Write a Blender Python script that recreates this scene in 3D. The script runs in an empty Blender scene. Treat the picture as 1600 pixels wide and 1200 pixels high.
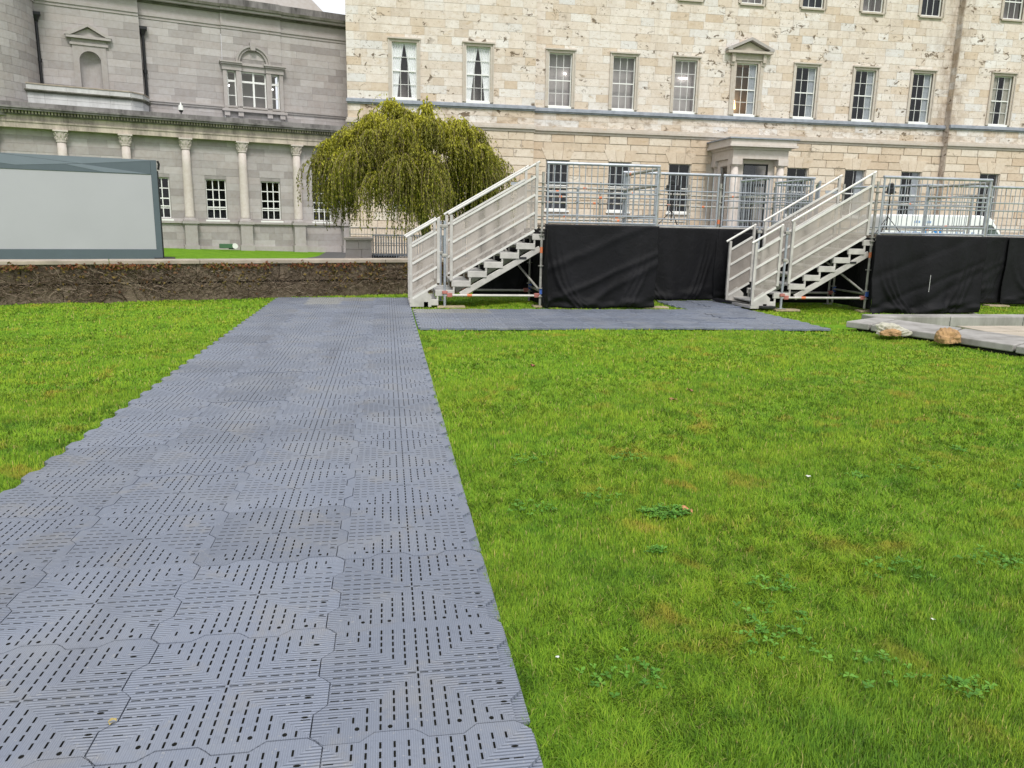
import bpy, bmesh, math, random
import numpy as np
from mathutils import Vector, Matrix
random.seed(7); rng = np.random.default_rng(7)
S = bpy.context.scene; COL = S.collection
R = math.radians

# ---------------------------------------------------------------- camera, sky, sun, exposure
TH, RO, YA = R(11.87), R(1.15), R(9.37)
F = Vector((math.sin(YA)*math.cos(TH), math.cos(YA)*math.cos(TH), -math.sin(TH)))
R0 = Vector((math.cos(YA), -math.sin(YA), 0)); U0 = R0.cross(F)
RX = R0*math.cos(RO)+U0*math.sin(RO); UX = -R0*math.sin(RO)+U0*math.cos(RO)
cd = bpy.data.cameras.new('camera'); cam = bpy.data.objects.new('camera', cd); COL.objects.link(cam)
m = Matrix((RX, UX, -F)).transposed().to_4x4(); m.translation = Vector((0, 0, 1.6)); cam.matrix_world = m
cd.sensor_width = 36; cd.lens = 27.0; cd.clip_start = .05; cd.clip_end = 1000
S.camera = cam
SUN_EL, SUN_AZ = R(52), R(176)      # azimuth clockwise from +Y: behind the camera
w = bpy.data.worlds.new('World'); S.world = w; w.use_nodes = True
nt = w.node_tree; nt.nodes.clear()
sky = nt.nodes.new('ShaderNodeTexSky'); sky.sky_type = 'NISHITA'; sky.sun_disc = False
sky.sun_elevation = SUN_EL; sky.sun_rotation = SUN_AZ; sky.dust_density = 4; sky.air_density = 1.2
hs = nt.nodes.new('ShaderNodeHueSaturation'); hs.inputs['Saturation'].default_value = .12
mx = nt.nodes.new('ShaderNodeMix'); mx.data_type = 'RGBA'; mx.inputs['Factor'].default_value = .65
mx.inputs['B'].default_value = (10.0, 10.3, 10.9, 1)
bg = nt.nodes.new('ShaderNodeBackground'); bg.inputs['Strength'].default_value = .08
wo = nt.nodes.new('ShaderNodeOutputWorld')
nt.links.new(sky.outputs[0], hs.inputs['Color']); nt.links.new(hs.outputs[0], mx.inputs['A'])
nt.links.new(mx.outputs['Result'], bg.inputs[0]); nt.links.new(bg.outputs[0], wo.inputs[0])
sl = bpy.data.lights.new('sun', 'SUN'); sl.energy = 1.5; sl.angle = R(13); sl.color = (1, .96, .9)
so = bpy.data.objects.new('sun', sl); COL.objects.link(so)
sd = Vector((math.sin(SUN_AZ)*math.cos(SUN_EL), math.cos(SUN_AZ)*math.cos(SUN_EL), math.sin(SUN_EL)))
so.rotation_euler = sd.to_track_quat('Z', 'Y').to_euler(); so.location = (0, -5, 30)
S.view_settings.view_transform = 'Standard'; S.view_settings.look = 'None'
S.view_settings.gamma = 1; S.view_settings.use_curve_mapping = False; S.view_settings.exposure = .72
S.cycles.max_bounces = 8; S.cycles.transparent_max_bounces = 24

# ---------------------------------------------------------------- helpers
class N:
    """small node-graph builder"""
    def __init__(s, name, rough=.6, metal=0., spec=.5):
        s.m = bpy.data.materials.new(name); s.m.use_nodes = True; s.t = s.m.node_tree
        s.p = s.t.nodes['Principled BSDF']; s.out = s.t.nodes['Material Output']
        s.p.inputs['Roughness'].default_value = rough; s.p.inputs['Metallic'].default_value = metal
        s.p.inputs['Specular IOR Level'].default_value = spec
    def nd(s, ty, **k):
        n = s.t.nodes.new(ty)
        for a, v in k.items(): setattr(n, a, v)
        return n
    def L(s, a, b): s.t.links.new(a, b)
    def put(s, sock, v):
        if hasattr(v, 'is_linked') or hasattr(v, 'links'): s.L(v, sock)
        else: sock.default_value = v
    def pos(s): return s.nd('ShaderNodeNewGeometry').outputs['Position']
    def obj(s): return s.nd('ShaderNodeTexCoord').outputs['Object']
    def noise(s, vec, scale, detail=3, rough=.55, dist=0):
        n = s.nd('ShaderNodeTexNoise'); n.inputs['Scale'].default_value = scale; n.inputs['Detail'].default_value = detail
        n.inputs['Roughness'].default_value = rough; n.inputs['Distortion'].default_value = dist
        s.L(vec, n.inputs['Vector']); return n.outputs['Fac']
    def scale(s, vec, v):
        n = s.nd('ShaderNodeVectorMath', operation='MULTIPLY'); s.L(vec, n.inputs[0]); n.inputs[1].default_value = v
        return n.outputs[0]
    def rng(s, v, a, b, c=0, d=1):
        n = s.nd('ShaderNodeMapRange'); s.put(n.inputs[0], v)
        for i, q in enumerate((a, b, c, d)): n.inputs[i+1].default_value = q
        return n.outputs[0]
    def math(s, op, a, b=0.):
        n = s.nd('ShaderNodeMath', operation=op); s.put(n.inputs[0], a); s.put(n.inputs[1], b); return n.outputs[0]
    def ramp(s, v, stops):
        n = s.nd('ShaderNodeValToRGB'); e = n.color_ramp.elements
        while len(e) < len(stops): e.new(.5)
        for q, (p, c) in zip(e, stops): q.position = p; q.color = (*c, 1)
        s.put(n.inputs[0], v); return n.outputs[0]
    def mix(s, f, a, b, mode='MIX'):
        n = s.nd('ShaderNodeMix', data_type='RGBA', blend_type=mode)
        s.put(n.inputs['Factor'], f)
        for k, v in (('A', a), ('B', b)):
            if isinstance(v, tuple): n.inputs[k].default_value = (*v, 1)
            else: s.L(v, n.inputs[k])
        return n.outputs['Result']
    def col(s, c):
        if isinstance(c, tuple): s.p.inputs['Base Color'].default_value = (*c, 1)
        else: s.L(c, s.p.inputs['Base Color'])
        return s
    def bump(s, h, st=.3, d=.01):
        n = s.nd('ShaderNodeBump'); n.inputs['Strength'].default_value = st; n.inputs['Distance'].default_value = d
        s.L(h, n.inputs['Height']); s.L(n.outputs[0], s.p.inputs['Normal']); return s
    def rand(s): return s.nd('ShaderNodeObjectInfo').outputs['Random']
    def attr(s, a): return s.nd('ShaderNodeAttribute', attribute_name=a).outputs['Fac']
    def sep(s, v):
        n = s.nd('ShaderNodeSeparateXYZ'); s.L(v, n.inputs[0]); return n.outputs

def simple(name, c, rough=.6, metal=0., var=.12, scale=3., bump=0., spec=.5):
    g = N(name, rough, metal, spec); f = g.noise(g.pos(), scale, 4)
    a = tuple(x*(1-var) for x in c); b = tuple(min(1, x*(1+var)) for x in c)
    g.col(g.ramp(f, [(.3, a), (.7, b)]))
    if bump: g.bump(g.noise(g.pos(), scale*12, 3), bump, .005)
    return g.m

class MB:
    """collects geometry and links it as one mesh object"""
    def __init__(s): s.v = []; s.f = []; s.mi = []; s.tone = []; s.cm = 0; s.ct = 0.
    def add(s, vs, fs):
        k = len(s.v); s.v += [tuple(p) for p in vs]
        for f in fs: s.f.append(tuple(i+k for i in f)); s.mi.append(s.cm); s.tone.append(s.ct)
        return s
    def quad(s, *p): return s.add(p, [tuple(range(len(p)))])
    def box(s, x0, x1, y0, y1, z0, z1):
        return s.add([(x0,y0,z0),(x1,y0,z0),(x1,y1,z0),(x0,y1,z0),(x0,y0,z1),(x1,y0,z1),(x1,y1,z1),(x0,y1,z1)],
                     [(3,2,1,0),(4,5,6,7),(0,1,5,4),(1,2,6,5),(2,3,7,6),(3,0,4,7)])
    def tube(s, a, b, r, n=8, r2=None, cap=True):
        a, b = Vector(a), Vector(b); d = (b-a).normalized(); r2 = r if r2 is None else r2
        u = d.orthogonal().normalized(); v = d.cross(u); vs = []
        for p, q in ((a, r), (b, r2)):
            for i in range(n):
                t = 2*math.pi*i/n; vs.append(p+u*(q*math.cos(t))+v*(q*math.sin(t)))
        fs = [(i, (i+1) % n, n+(i+1) % n, n+i) for i in range(n)]
        if cap: fs += [tuple(range(n-1, -1, -1)), tuple(range(n, 2*n))]
        return s.add(vs, fs)
    def path(s, pts, rad, n=6):
        pts = [Vector(p) for p in pts]; vs = []; u = None
        for i, p in enumerate(pts):
            d = (pts[min(i+1, len(pts)-1)]-pts[max(i-1, 0)]).normalized()
            u = (d.orthogonal() if u is None else u-d*u.dot(d)).normalized(); v = d.cross(u)
            r = rad[i] if hasattr(rad, '__len__') else rad
            vs += [p+u*(r*math.cos(2*math.pi*k/n))+v*(r*math.sin(2*math.pi*k/n)) for k in range(n)]
        fs = [(i*n+k, i*n+(k+1) % n, (i+1)*n+(k+1) % n, (i+1)*n+k) for i in range(len(pts)-1) for k in range(n)]
        fs += [tuple(range(n-1, -1, -1)), tuple(range((len(pts)-1)*n, len(pts)*n))]
        return s.add(vs, fs)
    def prism(s, poly, y0, y1):
        """polygon in x,z extruded along y"""
        n = len(poly)
        return s.add([(x, y0, z) for x, z in poly]+[(x, y1, z) for x, z in poly],
                     [tuple(range(n-1, -1, -1)) if 0 else tuple(range(n)), tuple(range(2*n-1, n-1, -1))] +
                     [(i, n+i, n+(i+1) % n, (i+1) % n) for i in range(n)])
    def slab(s, poly, z0, z1):
        n = len(poly)
        return s.add([(x, y, z0) for x, y in poly]+[(x, y, z1) for x, y in poly],
                     [tuple(range(n-1, -1, -1)), tuple(range(n, 2*n))]+[(i, (i+1) % n, n+(i+1) % n, n+i) for i in range(n)])
    def beam(s, a, b, wy, wz):
        """rectangular bar between two points; wy across in plan, wz the other way"""
        a, b = Vector(a), Vector(b); d = (b-a).normalized()
        side = d.cross(Vector((0, 0, 1)))
        side = (Vector((0, 1, 0)) if side.length < 1e-4 else side).normalized(); up = side.cross(d)
        o = [(-1,-1),(1,-1),(1,1),(-1,1)]
        vs = [p+side*(i*wy/2)+up*(j*wz/2) for p in (a, b) for i, j in o]
        return s.add(vs, [(3,2,1,0),(4,5,6,7),(0,1,5,4),(1,2,6,5),(2,3,7,6),(3,0,4,7)])
    def mesh(s, name, mats, smooth=False, tone=False):
        me = bpy.data.meshes.new(name); me.from_pydata(s.v, [], s.f)
        for q in (mats if isinstance(mats, (list, tuple)) else [mats]): me.materials.append(q)
        if any(s.mi): me.polygons.foreach_set('material_index', s.mi)
        if tone:
            at = me.attributes.new('tone', 'FLOAT', 'FACE'); at.data.foreach_set('value', s.tone)
        me.update()
        b = bmesh.new(); b.from_mesh(me); bmesh.ops.recalc_face_normals(b, faces=b.faces); b.to_mesh(me); b.free()
        if smooth: me.polygons.foreach_set('use_smooth', [True]*len(me.polygons))
        return me
    def build(s, name, mats, parent=None, loc=None, smooth=False, world=False, tone=False, bevel=0, kind=None):
        if world and parent is not None:
            o = parent.matrix_world_off if hasattr(parent, 'matrix_world_off') else parent.location
            s.v = [(x-o[0], y-o[1], z-o[2]) for x, y, z in s.v]
        return place(name, s.mesh(name, mats, smooth, tone), parent, loc, bevel, kind)

def place(name, me, parent=None, loc=None, bevel=0, kind=None):
    o = bpy.data.objects.new(name, me); COL.objects.link(o)
    if parent is not None: o.parent = parent
    if loc is not None: o.location = loc
    if bevel:
        b = o.modifiers.new('bevel', 'BEVEL'); b.width = bevel; b.segments = 2; b.limit_method = 'ANGLE'
    if kind: o['kind'] = kind
    return o
def tag(o, label, cat, group=None, kind=None):
    o['label'] = label; o['category'] = cat
    if group: o['group'] = group
    if kind: o['kind'] = kind
    return o
def thing(name, loc, label, cat, group=None, rz=0):
    o = bpy.data.objects.new(name, None); COL.objects.link(o); o.location = loc; o.rotation_euler = (0, 0, rz)
    return tag(o, label, cat, group)
def struct(o): o['kind'] = 'structure'; return o
def sstep(a, b, x):
    t = np.clip((x-a)/(b-a), 0, 1); return t*t*(3-2*t)
def gh(x, y):
    """height of the ground"""
    x = np.asarray(x, float); y = np.asarray(y, float)
    far = sstep(30, 42, y)
    z = -.012*np.clip(x-4.5, 0, 8)*(1-far)
    z = z+far*np.clip(-.09-.028*(x+10.1), -.3, .1)
    und = .012*np.sin(x*1.3+.7)*np.sin(y*1.1)+.008*np.sin(x*2.9+y*2.1)+.006*np.sin(y*4.1-x*3.3)
    return z+und*(1-sstep(15, 18, y))*sstep(.9, 2.0, np.abs(x+.88)*.8)
def g1(x, y): return float(gh(x, y))
def wall_mesh(mb, x0, x1, z0, z1, y, openings, depth=.3):
    """wall sheet in the x,z plane with openings (xa, xb, za, zb) and their reveals going back by depth"""
    xs = sorted({x0, x1, *[o[0] for o in openings], *[o[1] for o in openings]})
    zs = sorted({z0, z1, *[o[2] for o in openings], *[o[3] for o in openings]})
    xs = [q for q in xs if x0 <= q <= x1]; zs = [q for q in zs if z0 <= q <= z1]
    for a, b in zip(xs, xs[1:]):
        for c, d in zip(zs, zs[1:]):
            mx_, mz = (a+b)/2, (c+d)/2
            if any(o[0] < mx_ < o[1] and o[2] < mz < o[3] for o in openings): continue
            mb.quad((a, y, c), (b, y, c), (b, y, d), (a, y, d))
    for a, b, c, d in openings:
        e = y+depth
        mb.quad((a,y,c),(a,e,c),(a,e,d),(a,y,d)); mb.quad((b,y,c),(b,e,c),(b,e,d),(b,y,d))
        mb.quad((a,y,c),(b,y,c),(b,e,c),(a,e,c)); mb.quad((a,y,d),(b,y,d),(b,e,d),(a,e,d))
def courses(x0, x1, z0, z1, ch, lo, hi, openings, r):
    """stones (xa, xb, za, zb) laid in courses, stopping at openings"""
    out = []; n = max(1, round((z1-z0)/ch)); ch = (z1-z0)/n
    for k in range(n):
        za, zb = z0+k*ch, z0+(k+1)*ch
        blk = sorted((o[0], o[1]) for o in openings if min(zb, o[3])-max(za, o[2]) > ch*.5)
        free, cur = [], x0
        for a, b in blk:
            if a > cur: free.append((cur, min(a, x1)))
            cur = max(cur, b)
        if cur < x1: free.append((cur, x1))
        for a, b in free:
            if b-a < .05: continue
            x = a
            first = True
            while x < b-1e-6:
                l = r.uniform(lo, hi)*(.55 if first and k % 2 else 1); first = False
                e = x+l
                if b-e < lo*.55: e = b
                out.append((x, e, za, zb)); x = e
    return out
# ---------------------------------------------------------------- materials
def stone_mat(name, cols, src, spots=0., streak=False, rough=.85, bump=.35):
    g = N(name, rough, 0, .3); P = g.pos()
    t = g.rand() if src == 'object' else g.attr('tone')
    base = g.ramp(t, [(i/(len(cols)-1), c) for i, c in enumerate(cols)])
    f = g.noise(P, 5, 5, .65)
    base = g.mix(g.rng(f, .4, .75, 0, .8), base, g.mix(1., base, (.84, .8, .75), 'MULTIPLY'))
    f2 = g.noise(g.scale(P, (1, 1, .35)), 1.1, 4)
    base = g.mix(g.rng(f2, .5, .8, 0, .55), base, g.mix(1., base, (.82, .79, .76), 'MULTIPLY'))
    if spots:
        a = g.noise(g.scale(P, (1, 1, 1.2)), .62, 2, .5, .5); b = g.noise(g.scale(P, (1, 1, 1.5)), 2.6, 4, .6, .7)
        mk = g.math('MULTIPLY', g.rng(a, .46, .56), g.rng(b, .585, .635))
        base = g.mix(g.math('MULTIPLY', mk, .9*spots), base, (.11, .075, .045))
        b2 = g.noise(g.scale(P, (1, 1, 1.6)), 7, 3, .6, 1.)
        base = g.mix(g.math('MULTIPLY', g.rng(b2, .63, .69), .7*spots), base, (.2, .14, .09))
        c = g.noise(g.scale(P, (1, 1, 2.2)), 2.6, 3, .6, .6)
        base = g.mix(g.rng(c, .58, .72, 0, .5), base, (.46, .34, .21))
    if streak:
        x, y, z = g.sep(P)
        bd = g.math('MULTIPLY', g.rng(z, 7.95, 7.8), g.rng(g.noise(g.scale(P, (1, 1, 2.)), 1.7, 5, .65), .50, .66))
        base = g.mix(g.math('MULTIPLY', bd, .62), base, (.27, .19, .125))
        un = g.math('MULTIPLY', g.rng(g.noise(g.scale(P, (1, 1, .12)), 2.2, 4, .6), .52, .72), g.rng(z, 9.5, 14.))
        base = g.mix(g.math('MULTIPLY', un, .3), base, (.40, .33, .26))
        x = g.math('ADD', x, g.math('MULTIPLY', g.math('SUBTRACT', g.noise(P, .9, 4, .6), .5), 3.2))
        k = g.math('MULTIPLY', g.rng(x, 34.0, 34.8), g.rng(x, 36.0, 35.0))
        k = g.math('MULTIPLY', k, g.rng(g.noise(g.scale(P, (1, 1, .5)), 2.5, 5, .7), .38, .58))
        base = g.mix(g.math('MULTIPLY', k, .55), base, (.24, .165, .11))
    g.col(base); g.bump(g.noise(P, 26, 5, .65), bump, .012)
    return g.m
CREAM = [(.58,.49,.41),(.73,.665,.615),(.65,.565,.49),(.75,.715,.69),(.60,.49,.385),(.68,.60,.53),(.73,.66,.60),(.66,.64,.635)]
RUST = [(.58,.48,.37),(.68,.59,.48),(.62,.51,.39),(.70,.62,.52),(.58,.46,.34),(.64,.54,.43),(.72,.66,.57)]
GREY = [(.35,.325,.32),(.44,.415,.41),(.31,.285,.28),(.47,.445,.44),(.39,.355,.345),(.41,.39,.385)]
M = {}
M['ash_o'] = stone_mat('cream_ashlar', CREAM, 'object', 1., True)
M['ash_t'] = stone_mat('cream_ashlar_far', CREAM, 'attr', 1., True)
M['rus_o'] = stone_mat('rusticated_stone', RUST, 'object', .5)
M['rus_t'] = stone_mat('rusticated_stone_far', RUST, 'attr', .5)
M['gry_o'] = stone_mat('grey_ashlar', GREY, 'object')
M['gry_t'] = stone_mat('grey_ashlar_far', GREY, 'attr')
M['mortar'] = simple('mortar', (.52,.46,.39), .9, var=.15)
M['gmortar'] = simple('grey_mortar', (.27,.25,.24), .9, var=.2)
M['dress'] = stone_mat('dressed_stone', [(.50,.445,.39),(.56,.51,.46)], 'object', .12)
M['dressgrey'] = stone_mat('dressed_grey_stone', [(.36,.335,.325),(.42,.39,.38)], 'object')
M['colstone'] = stone_mat('column_stone', [(.57,.515,.48),(.62,.565,.53)], 'object')
def stained(name, c, dark, amt):
    g = N(name, .85, 0, .3); P = g.pos()
    f = g.noise(g.scale(P, (1, 1, .25)), 1.6, 5, .7)
    g.col(g.mix(g.rng(f, .42, .68, 0, amt), g.ramp(g.noise(P, 4, 4), [(.3, tuple(x*.85 for x in c)), (.7, c)]), dark))
    g.bump(g.noise(P, 22, 4), .3, .01); return g.m
M['entab'] = stained('stained_entablature', (.60,.52,.44), (.20,.17,.15), .95)
M['cornice'] = stained('sooty_cornice', (.25,.235,.23), (.06,.055,.053), .9)
M['parapet'] = stained('pale_parapet', (.60,.595,.59), (.30,.29,.28), .5)
M['moss_shade'] = stained('mossy_shaded_moulding', (.15,.145,.12), (.045,.05,.025), .95)  # darker than the moss alone: moulding shade is put into the colour
M['lead'] = simple('lead_flashing', (.29,.31,.36), .6, .1, .2)
M['slate'] = simple('slate_roof', (.10,.105,.115), .6, var=.3, scale=6)
M['castiron'] = simple('black_iron', (.018,.018,.02), .45, .3)
M['white'] = simple('white_paint', (.78,.78,.76), .4, var=.05)
M['black'] = simple('black_plastic', (.012,.012,.014), .45)
M['curtain'] = simple('white_curtain', (.92,.92,.92), .9, var=.03, scale=8)
M['curtain3'] = simple('grey_curtain', (.40,.42,.45), .9, var=.1, scale=8)
M['curtain2'] = simple('beige_curtain', (.42,.39,.33), .9, var=.12, scale=8)
M['roomgrey'] = simple('grey_room', (.46,.42,.41), .9, var=.12, scale=.6)  # plain grey for the room walls behind the panes
M['roomtan'] = simple('tan_room', (.34,.28,.21), .9, var=.2, scale=.6)
M['roomdark'] = simple('dark_room', (.06,.065,.085), .9, var=.4, scale=.8)
M['roomblack'] = simple('unlit_room', (.012,.012,.013), .9)
def glassm(name, tr, gl):
    g = N(name); t = g.nd('ShaderNodeBsdfTransparent'); t.inputs[0].default_value = (*tr, 1)
    s = g.nd('ShaderNodeBsdfGlossy'); s.inputs['Roughness'].default_value = .03; s.inputs[0].default_value = (gl, gl, gl, 1)
    lw = g.nd('ShaderNodeLayerWeight'); lw.inputs[0].default_value = .5
    f = g.math('ADD', .035, g.math('MULTIPLY', .9, g.math('POWER', lw.outputs['Facing'], 5.)))
    x = g.nd('ShaderNodeMixShader'); g.L(f, x.inputs[0]); g.L(t.outputs[0], x.inputs[1]); g.L(s.outputs[0], x.inputs[2])
    g.L(x.outputs[0], g.out.inputs['Surface']); return g.m
M['glass'] = glassm('window_glass', (.86,.87,.88), 1)
def emit(name, c, st):
    g = N(name); g.p.inputs['Emission Color'].default_value = (*c, 1); g.p.inputs['Emission Strength'].default_value = st; g.col(c); return g.m
M['lamp'] = emit('warm_lamp', (1, .62, .25), 5); M['strip'] = emit('strip_light', (1, .97, .93), 6)
M['alu'] = simple('pale_aluminium', (.47,.45,.42), .5, .15, .2, 5, .05)
M['infill'] = simple('perforated_infill', (.385,.345,.31), .6, .1, .16, 4)
M['tread'] = simple('aluminium_tread', (.46,.45,.43), .6, .2, .25, 8, .15)
M['galv'] = simple('galvanised_steel', (.36,.385,.42), .42, .4, .18, 9, .05)
M['galvold'] = simple('weathered_scaffold_tube', (.34,.33,.30), .55, .4, .3, 9, .1)
M['red'] = simple('red_coupler', (.36,.13,.11), .6, .1, .25, 12)
M['orange'] = simple('orange_band', (.62,.18,.07), .6)
M['blue'] = simple('blue_coupler', (.05,.12,.42), .6)
def cloth():
    g = N('black_cloth', .68, 0, .22); P = g.pos(); f = g.noise(P, 3, 4)
    g.col(g.ramp(f, [(.3, (.0035,.0035,.0045)), (.75, (.0075,.0075,.0095))])); 
    g.bump(g.noise(P, 9, 4, .6, .6), .35, .03); return g.m
M['cloth'] = cloth()
M['timber'] = simple('sole_board_timber', (.36,.29,.19), .8, var=.3, scale=7, bump=.3)
M['deck'] = simple('deck_board', (.20,.16,.12), .8, var=.3, scale=5, bump=.2)
def tilem(name, c, c2):
    g = N(name, .5, 0, .5); P = g.pos(); O = g.obj(); x, y, z = g.sep(O)
    r = g.ramp(g.rand(), [(0, tuple(v*.86 for v in c)), (1, tuple(v*1.1 for v in c))])
    d = g.noise(P, 1.3, 5, .65)
    b = g.mix(g.rng(d, .48, .72, 0, .6), r, c2)
    b = g.mix(g.rng(g.noise(P, 24, 4, .7), .55, .75, 0, .35), b, tuple(v*.55 for v in c))
    b = g.mix(g.rng(g.noise(P, 3.4, 7, .7, .4), .54, .74, 0, .5), b, (.27,.25,.215))
    b = g.mix(g.rng(g.noise(g.scale(P, (1, .3, 1)), 1.1, 4, .6, .8), .56, .70, 0, .35), b, (.085,.09,.11))
    b = g.mix(g.rng(g.noise(P, 60, 2, .5), .68, .74, 0, .5), b, (.34,.34,.33))
    g.col(b)
    ax, ay = g.math('ABSOLUTE', x), g.math('ABSOLUTE', y)
    vert = g.math('GREATER_THAN', ay, ax)                   # ribs run along y in the end triangles, along x in the side ones
    k = 2*math.pi*15*3/.643
    sx = g.math('SINE', g.math('MULTIPLY', x, k)); sy = g.math('SINE', g.math('MULTIPLY', y, k))
    wv = g.nd('ShaderNodeMix', data_type='FLOAT'); g.L(vert, wv.inputs[0]); g.L(sy, wv.inputs[2]); g.L(sx, wv.inputs[3])
    h = g.math('ADD', wv.outputs[0], g.math('MULTIPLY', g.noise(P, 90, 2), .5))
    g.bump(h, .6, .004)
    tg = g.nd('ShaderNodeCombineXYZ'); g.L(vert, tg.inputs[1]); g.L(g.math('SUBTRACT', 1., vert), tg.inputs[0])
    vt = g.nd('ShaderNodeVectorTransform', vector_type='VECTOR', convert_from='OBJECT', convert_to='WORLD'); g.L(tg.outputs[0], vt.inputs[0])
    g.p.inputs['Anisotropic'].default_value = .75; g.L(vt.outputs[0], g.p.inputs['Tangent'])
    g.L(g.rng(d, .35, .7, .34, .54), g.p.inputs['Roughness']); return g.m
M['tile'] = tilem('grey_blue_plastic', (.185,.208,.262), (.24,.25,.268))
M['tilepale'] = tilem('worn_pale_plastic', (.27,.275,.27), (.24,.24,.235))
M['soil_shade'] = simple('dark_soil_and_shade', (.012,.013,.010), .95)  # near-black; in the tile slots it also stands for shade
def lawnm():
    g = N('lawn_soil_and_thatch', .95, 0, .1); P = g.pos()
    a = g.ramp(g.noise(P, 2.2, 5, .6), [(.3, (.09,.20,.012)), (.5, (.14,.29,.016)), (.7, (.18,.32,.02))])
    b = g.noise(P, 30, 5, .7)
    g.col(g.mix(g.rng(b, .35, .65, .25, 0), a, (.03,.06,.008))); g.bump(g.noise(P, 45, 4, .7), .6, .03); return g.m
M['lawn'] = lawnm()
def bladem():
    g = N('grass_blades', .6, 0, .25); P = g.pos(); t = g.attr('tone')
    c = g.ramp(t, [(0, (.07,.165,.012)), (.35, (.155,.305,.016)), (.65, (.225,.385,.02)), (.93, (.31,.45,.035)), (1, (.44,.41,.13))])
    big = g.noise(P, .9, 3, .55); c = g.mix(g.rng(big, .42, .6, 0, .7), c, g.mix(1., c, (1.22,1.04,1.0), 'MULTIPLY'))
    pat = g.noise(P, 2.3, 4, .6); c = g.mix(g.rng(pat, .52, .68, 0, .75), c, g.mix(1., c, (.52,.70,.75), 'MULTIPLY'))
    br = g.math('MULTIPLY', g.rng(g.noise(P, 2.9, 3, .55, .4), .56, .68, 0, 1), g.rng(g.noise(P, .8, 2), .42, .55))
    c = g.mix(g.math('MULTIPLY', br, .6), c, (.46,.33,.05))
    g.col(c)
    vm = g.nd('ShaderNodeVectorMath', operation='ADD'); g.L(g.scale(g.nd('ShaderNodeNewGeometry').outputs['Normal'], (.55,.55,.55)), vm.inputs[0]); vm.inputs[1].default_value = (0, 0, .7)
    nz = g.nd('ShaderNodeVectorMath', operation='NORMALIZE'); g.L(vm.outputs[0], nz.inputs[0]); g.L(nz.outputs[0], g.p.inputs['Normal'])
    tr = g.nd('ShaderNodeBsdfTranslucent'); g.L(c, tr.inputs[0]); x = g.nd('ShaderNodeMixShader'); x.inputs[0].default_value = .3
    g.L(g.p.outputs[0], x.inputs[1]); g.L(tr.outputs[0], x.inputs[2]); g.L(x.outputs[0], g.out.inputs['Surface']); return g.m
M['blade'] = bladem()
M['tarmac'] = simple('tarmac', (.075,.075,.078), .9, var=.25, scale=9, bump=.3)
def leafm(name, cols, tr=.3):
    g = N(name, .55, 0, .3); c = g.ramp(g.attr('tone'), [(i/(len(cols)-1), q) for i, q in enumerate(cols)]); g.col(c)
    t = g.nd('ShaderNodeBsdfTranslucent'); g.L(c, t.inputs[0]); x = g.nd('ShaderNodeMixShader'); x.inputs[0].default_value = tr
    g.L(g.p.outputs[0], x.inputs[1]); g.L(t.outputs[0], x.inputs[2]); g.L(x.outputs[0], g.out.inputs['Surface']); return g.m
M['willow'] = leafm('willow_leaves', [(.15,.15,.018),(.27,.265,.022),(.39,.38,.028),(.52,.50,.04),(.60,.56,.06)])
M['twig'] = simple('willow_twig', (.17,.125,.065), .8, var=.3)
M['bark'] = simple('willow_bark', (.13,.105,.07), .9, var=.35, scale=9, bump=.6)
M['vine'] = leafm('creeper_stems', [(.05,.034,.022),(.11,.075,.048),(.19,.14,.095),(.32,.26,.19)], .05)
M['vleaf'] = leafm('creeper_leaves', [(.15,.045,.02),(.22,.085,.03),(.10,.035,.02),(.19,.13,.03),(.10,.09,.025)], .2)
M['wallstone'] = stained('creeper_wall_stone', (.19,.148,.105), (.06,.042,.03), .85)
M['coping'] = simple('coping_stone', (.33,.28,.225), .85, var=.25, scale=3, bump=.2)
M['slabstone'] = stained('pale_kerb_stone', (.37,.355,.335), (.16,.15,.135), .85)
M['sandstone'] = stained('sandy_paving', (.46,.40,.32), (.30,.26,.21), .6)
M['rock'] = simple('brown_rock', (.36,.22,.10), .9, var=.35, scale=14, bump=.8)
M['frame'] = simple('slate_grey_frame', (.085,.108,.132), .5, var=.04)
M['facet'] = simple('light_grey_facet', (.155,.185,.225), .5, var=.04)
M['screen'] = simple('pale_screen_surface', (.39,.385,.425), .45, var=.03, scale=.6)
M['vanwhite'] = simple('van_paint', (.80,.81,.82), .25, var=.03)
M['vanglass'] = simple('van_glass', (.10,.13,.12), .08, var=.2)
M['rubber'] = simple('rubber', (.02,.02,.02), .8)
M['signblue'] = simple('blue_lettering', (.01,.22,.62), .5); M['signdim'] = simple('dim_blue_lettering', (.22,.33,.55), .5)
M['green'] = simple('green_housing', (.05,.13,.06), .6)
# ---------------------------------------------------------------- ground
def ground_sheet(xs, ys, name, mat, dz=0., f=gh):
    X, Y = np.meshgrid(xs, ys); Z = f(X, Y)+dz; nx, ny = len(xs), len(ys)
    vs = np.stack([X.ravel(), Y.ravel(), Z.ravel()], 1).tolist()
    fs = [(j*nx+i, j*nx+i+1, (j+1)*nx+i+1, (j+1)*nx+i) for j in range(ny-1) for i in range(nx-1)]
    me = bpy.data.meshes.new(name); me.from_pydata(vs, [], fs); me.materials.append(mat)
    me.polygons.foreach_set('use_smooth', [True]*len(me.polygons)); me.update()
    return struct(place(name, me))
xs = np.unique(np.concatenate([np.linspace(-600, -20, 12), np.arange(-20, 20, .25), np.linspace(20, 60, 20), np.linspace(60, 600, 12)]))
ys = np.unique(np.concatenate([np.linspace(-400, -6, 10), np.arange(-6, 18, .25), np.linspace(18, 50, 30), np.linspace(50, 800, 14)]))
ground_sheet(xs, ys, 'lawn', M['lawn'])
ground_sheet(np.linspace(-3.4, 70, 40), np.linspace(30.5, 45.9, 16), 'driveway', M['tarmac'], .02)

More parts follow.
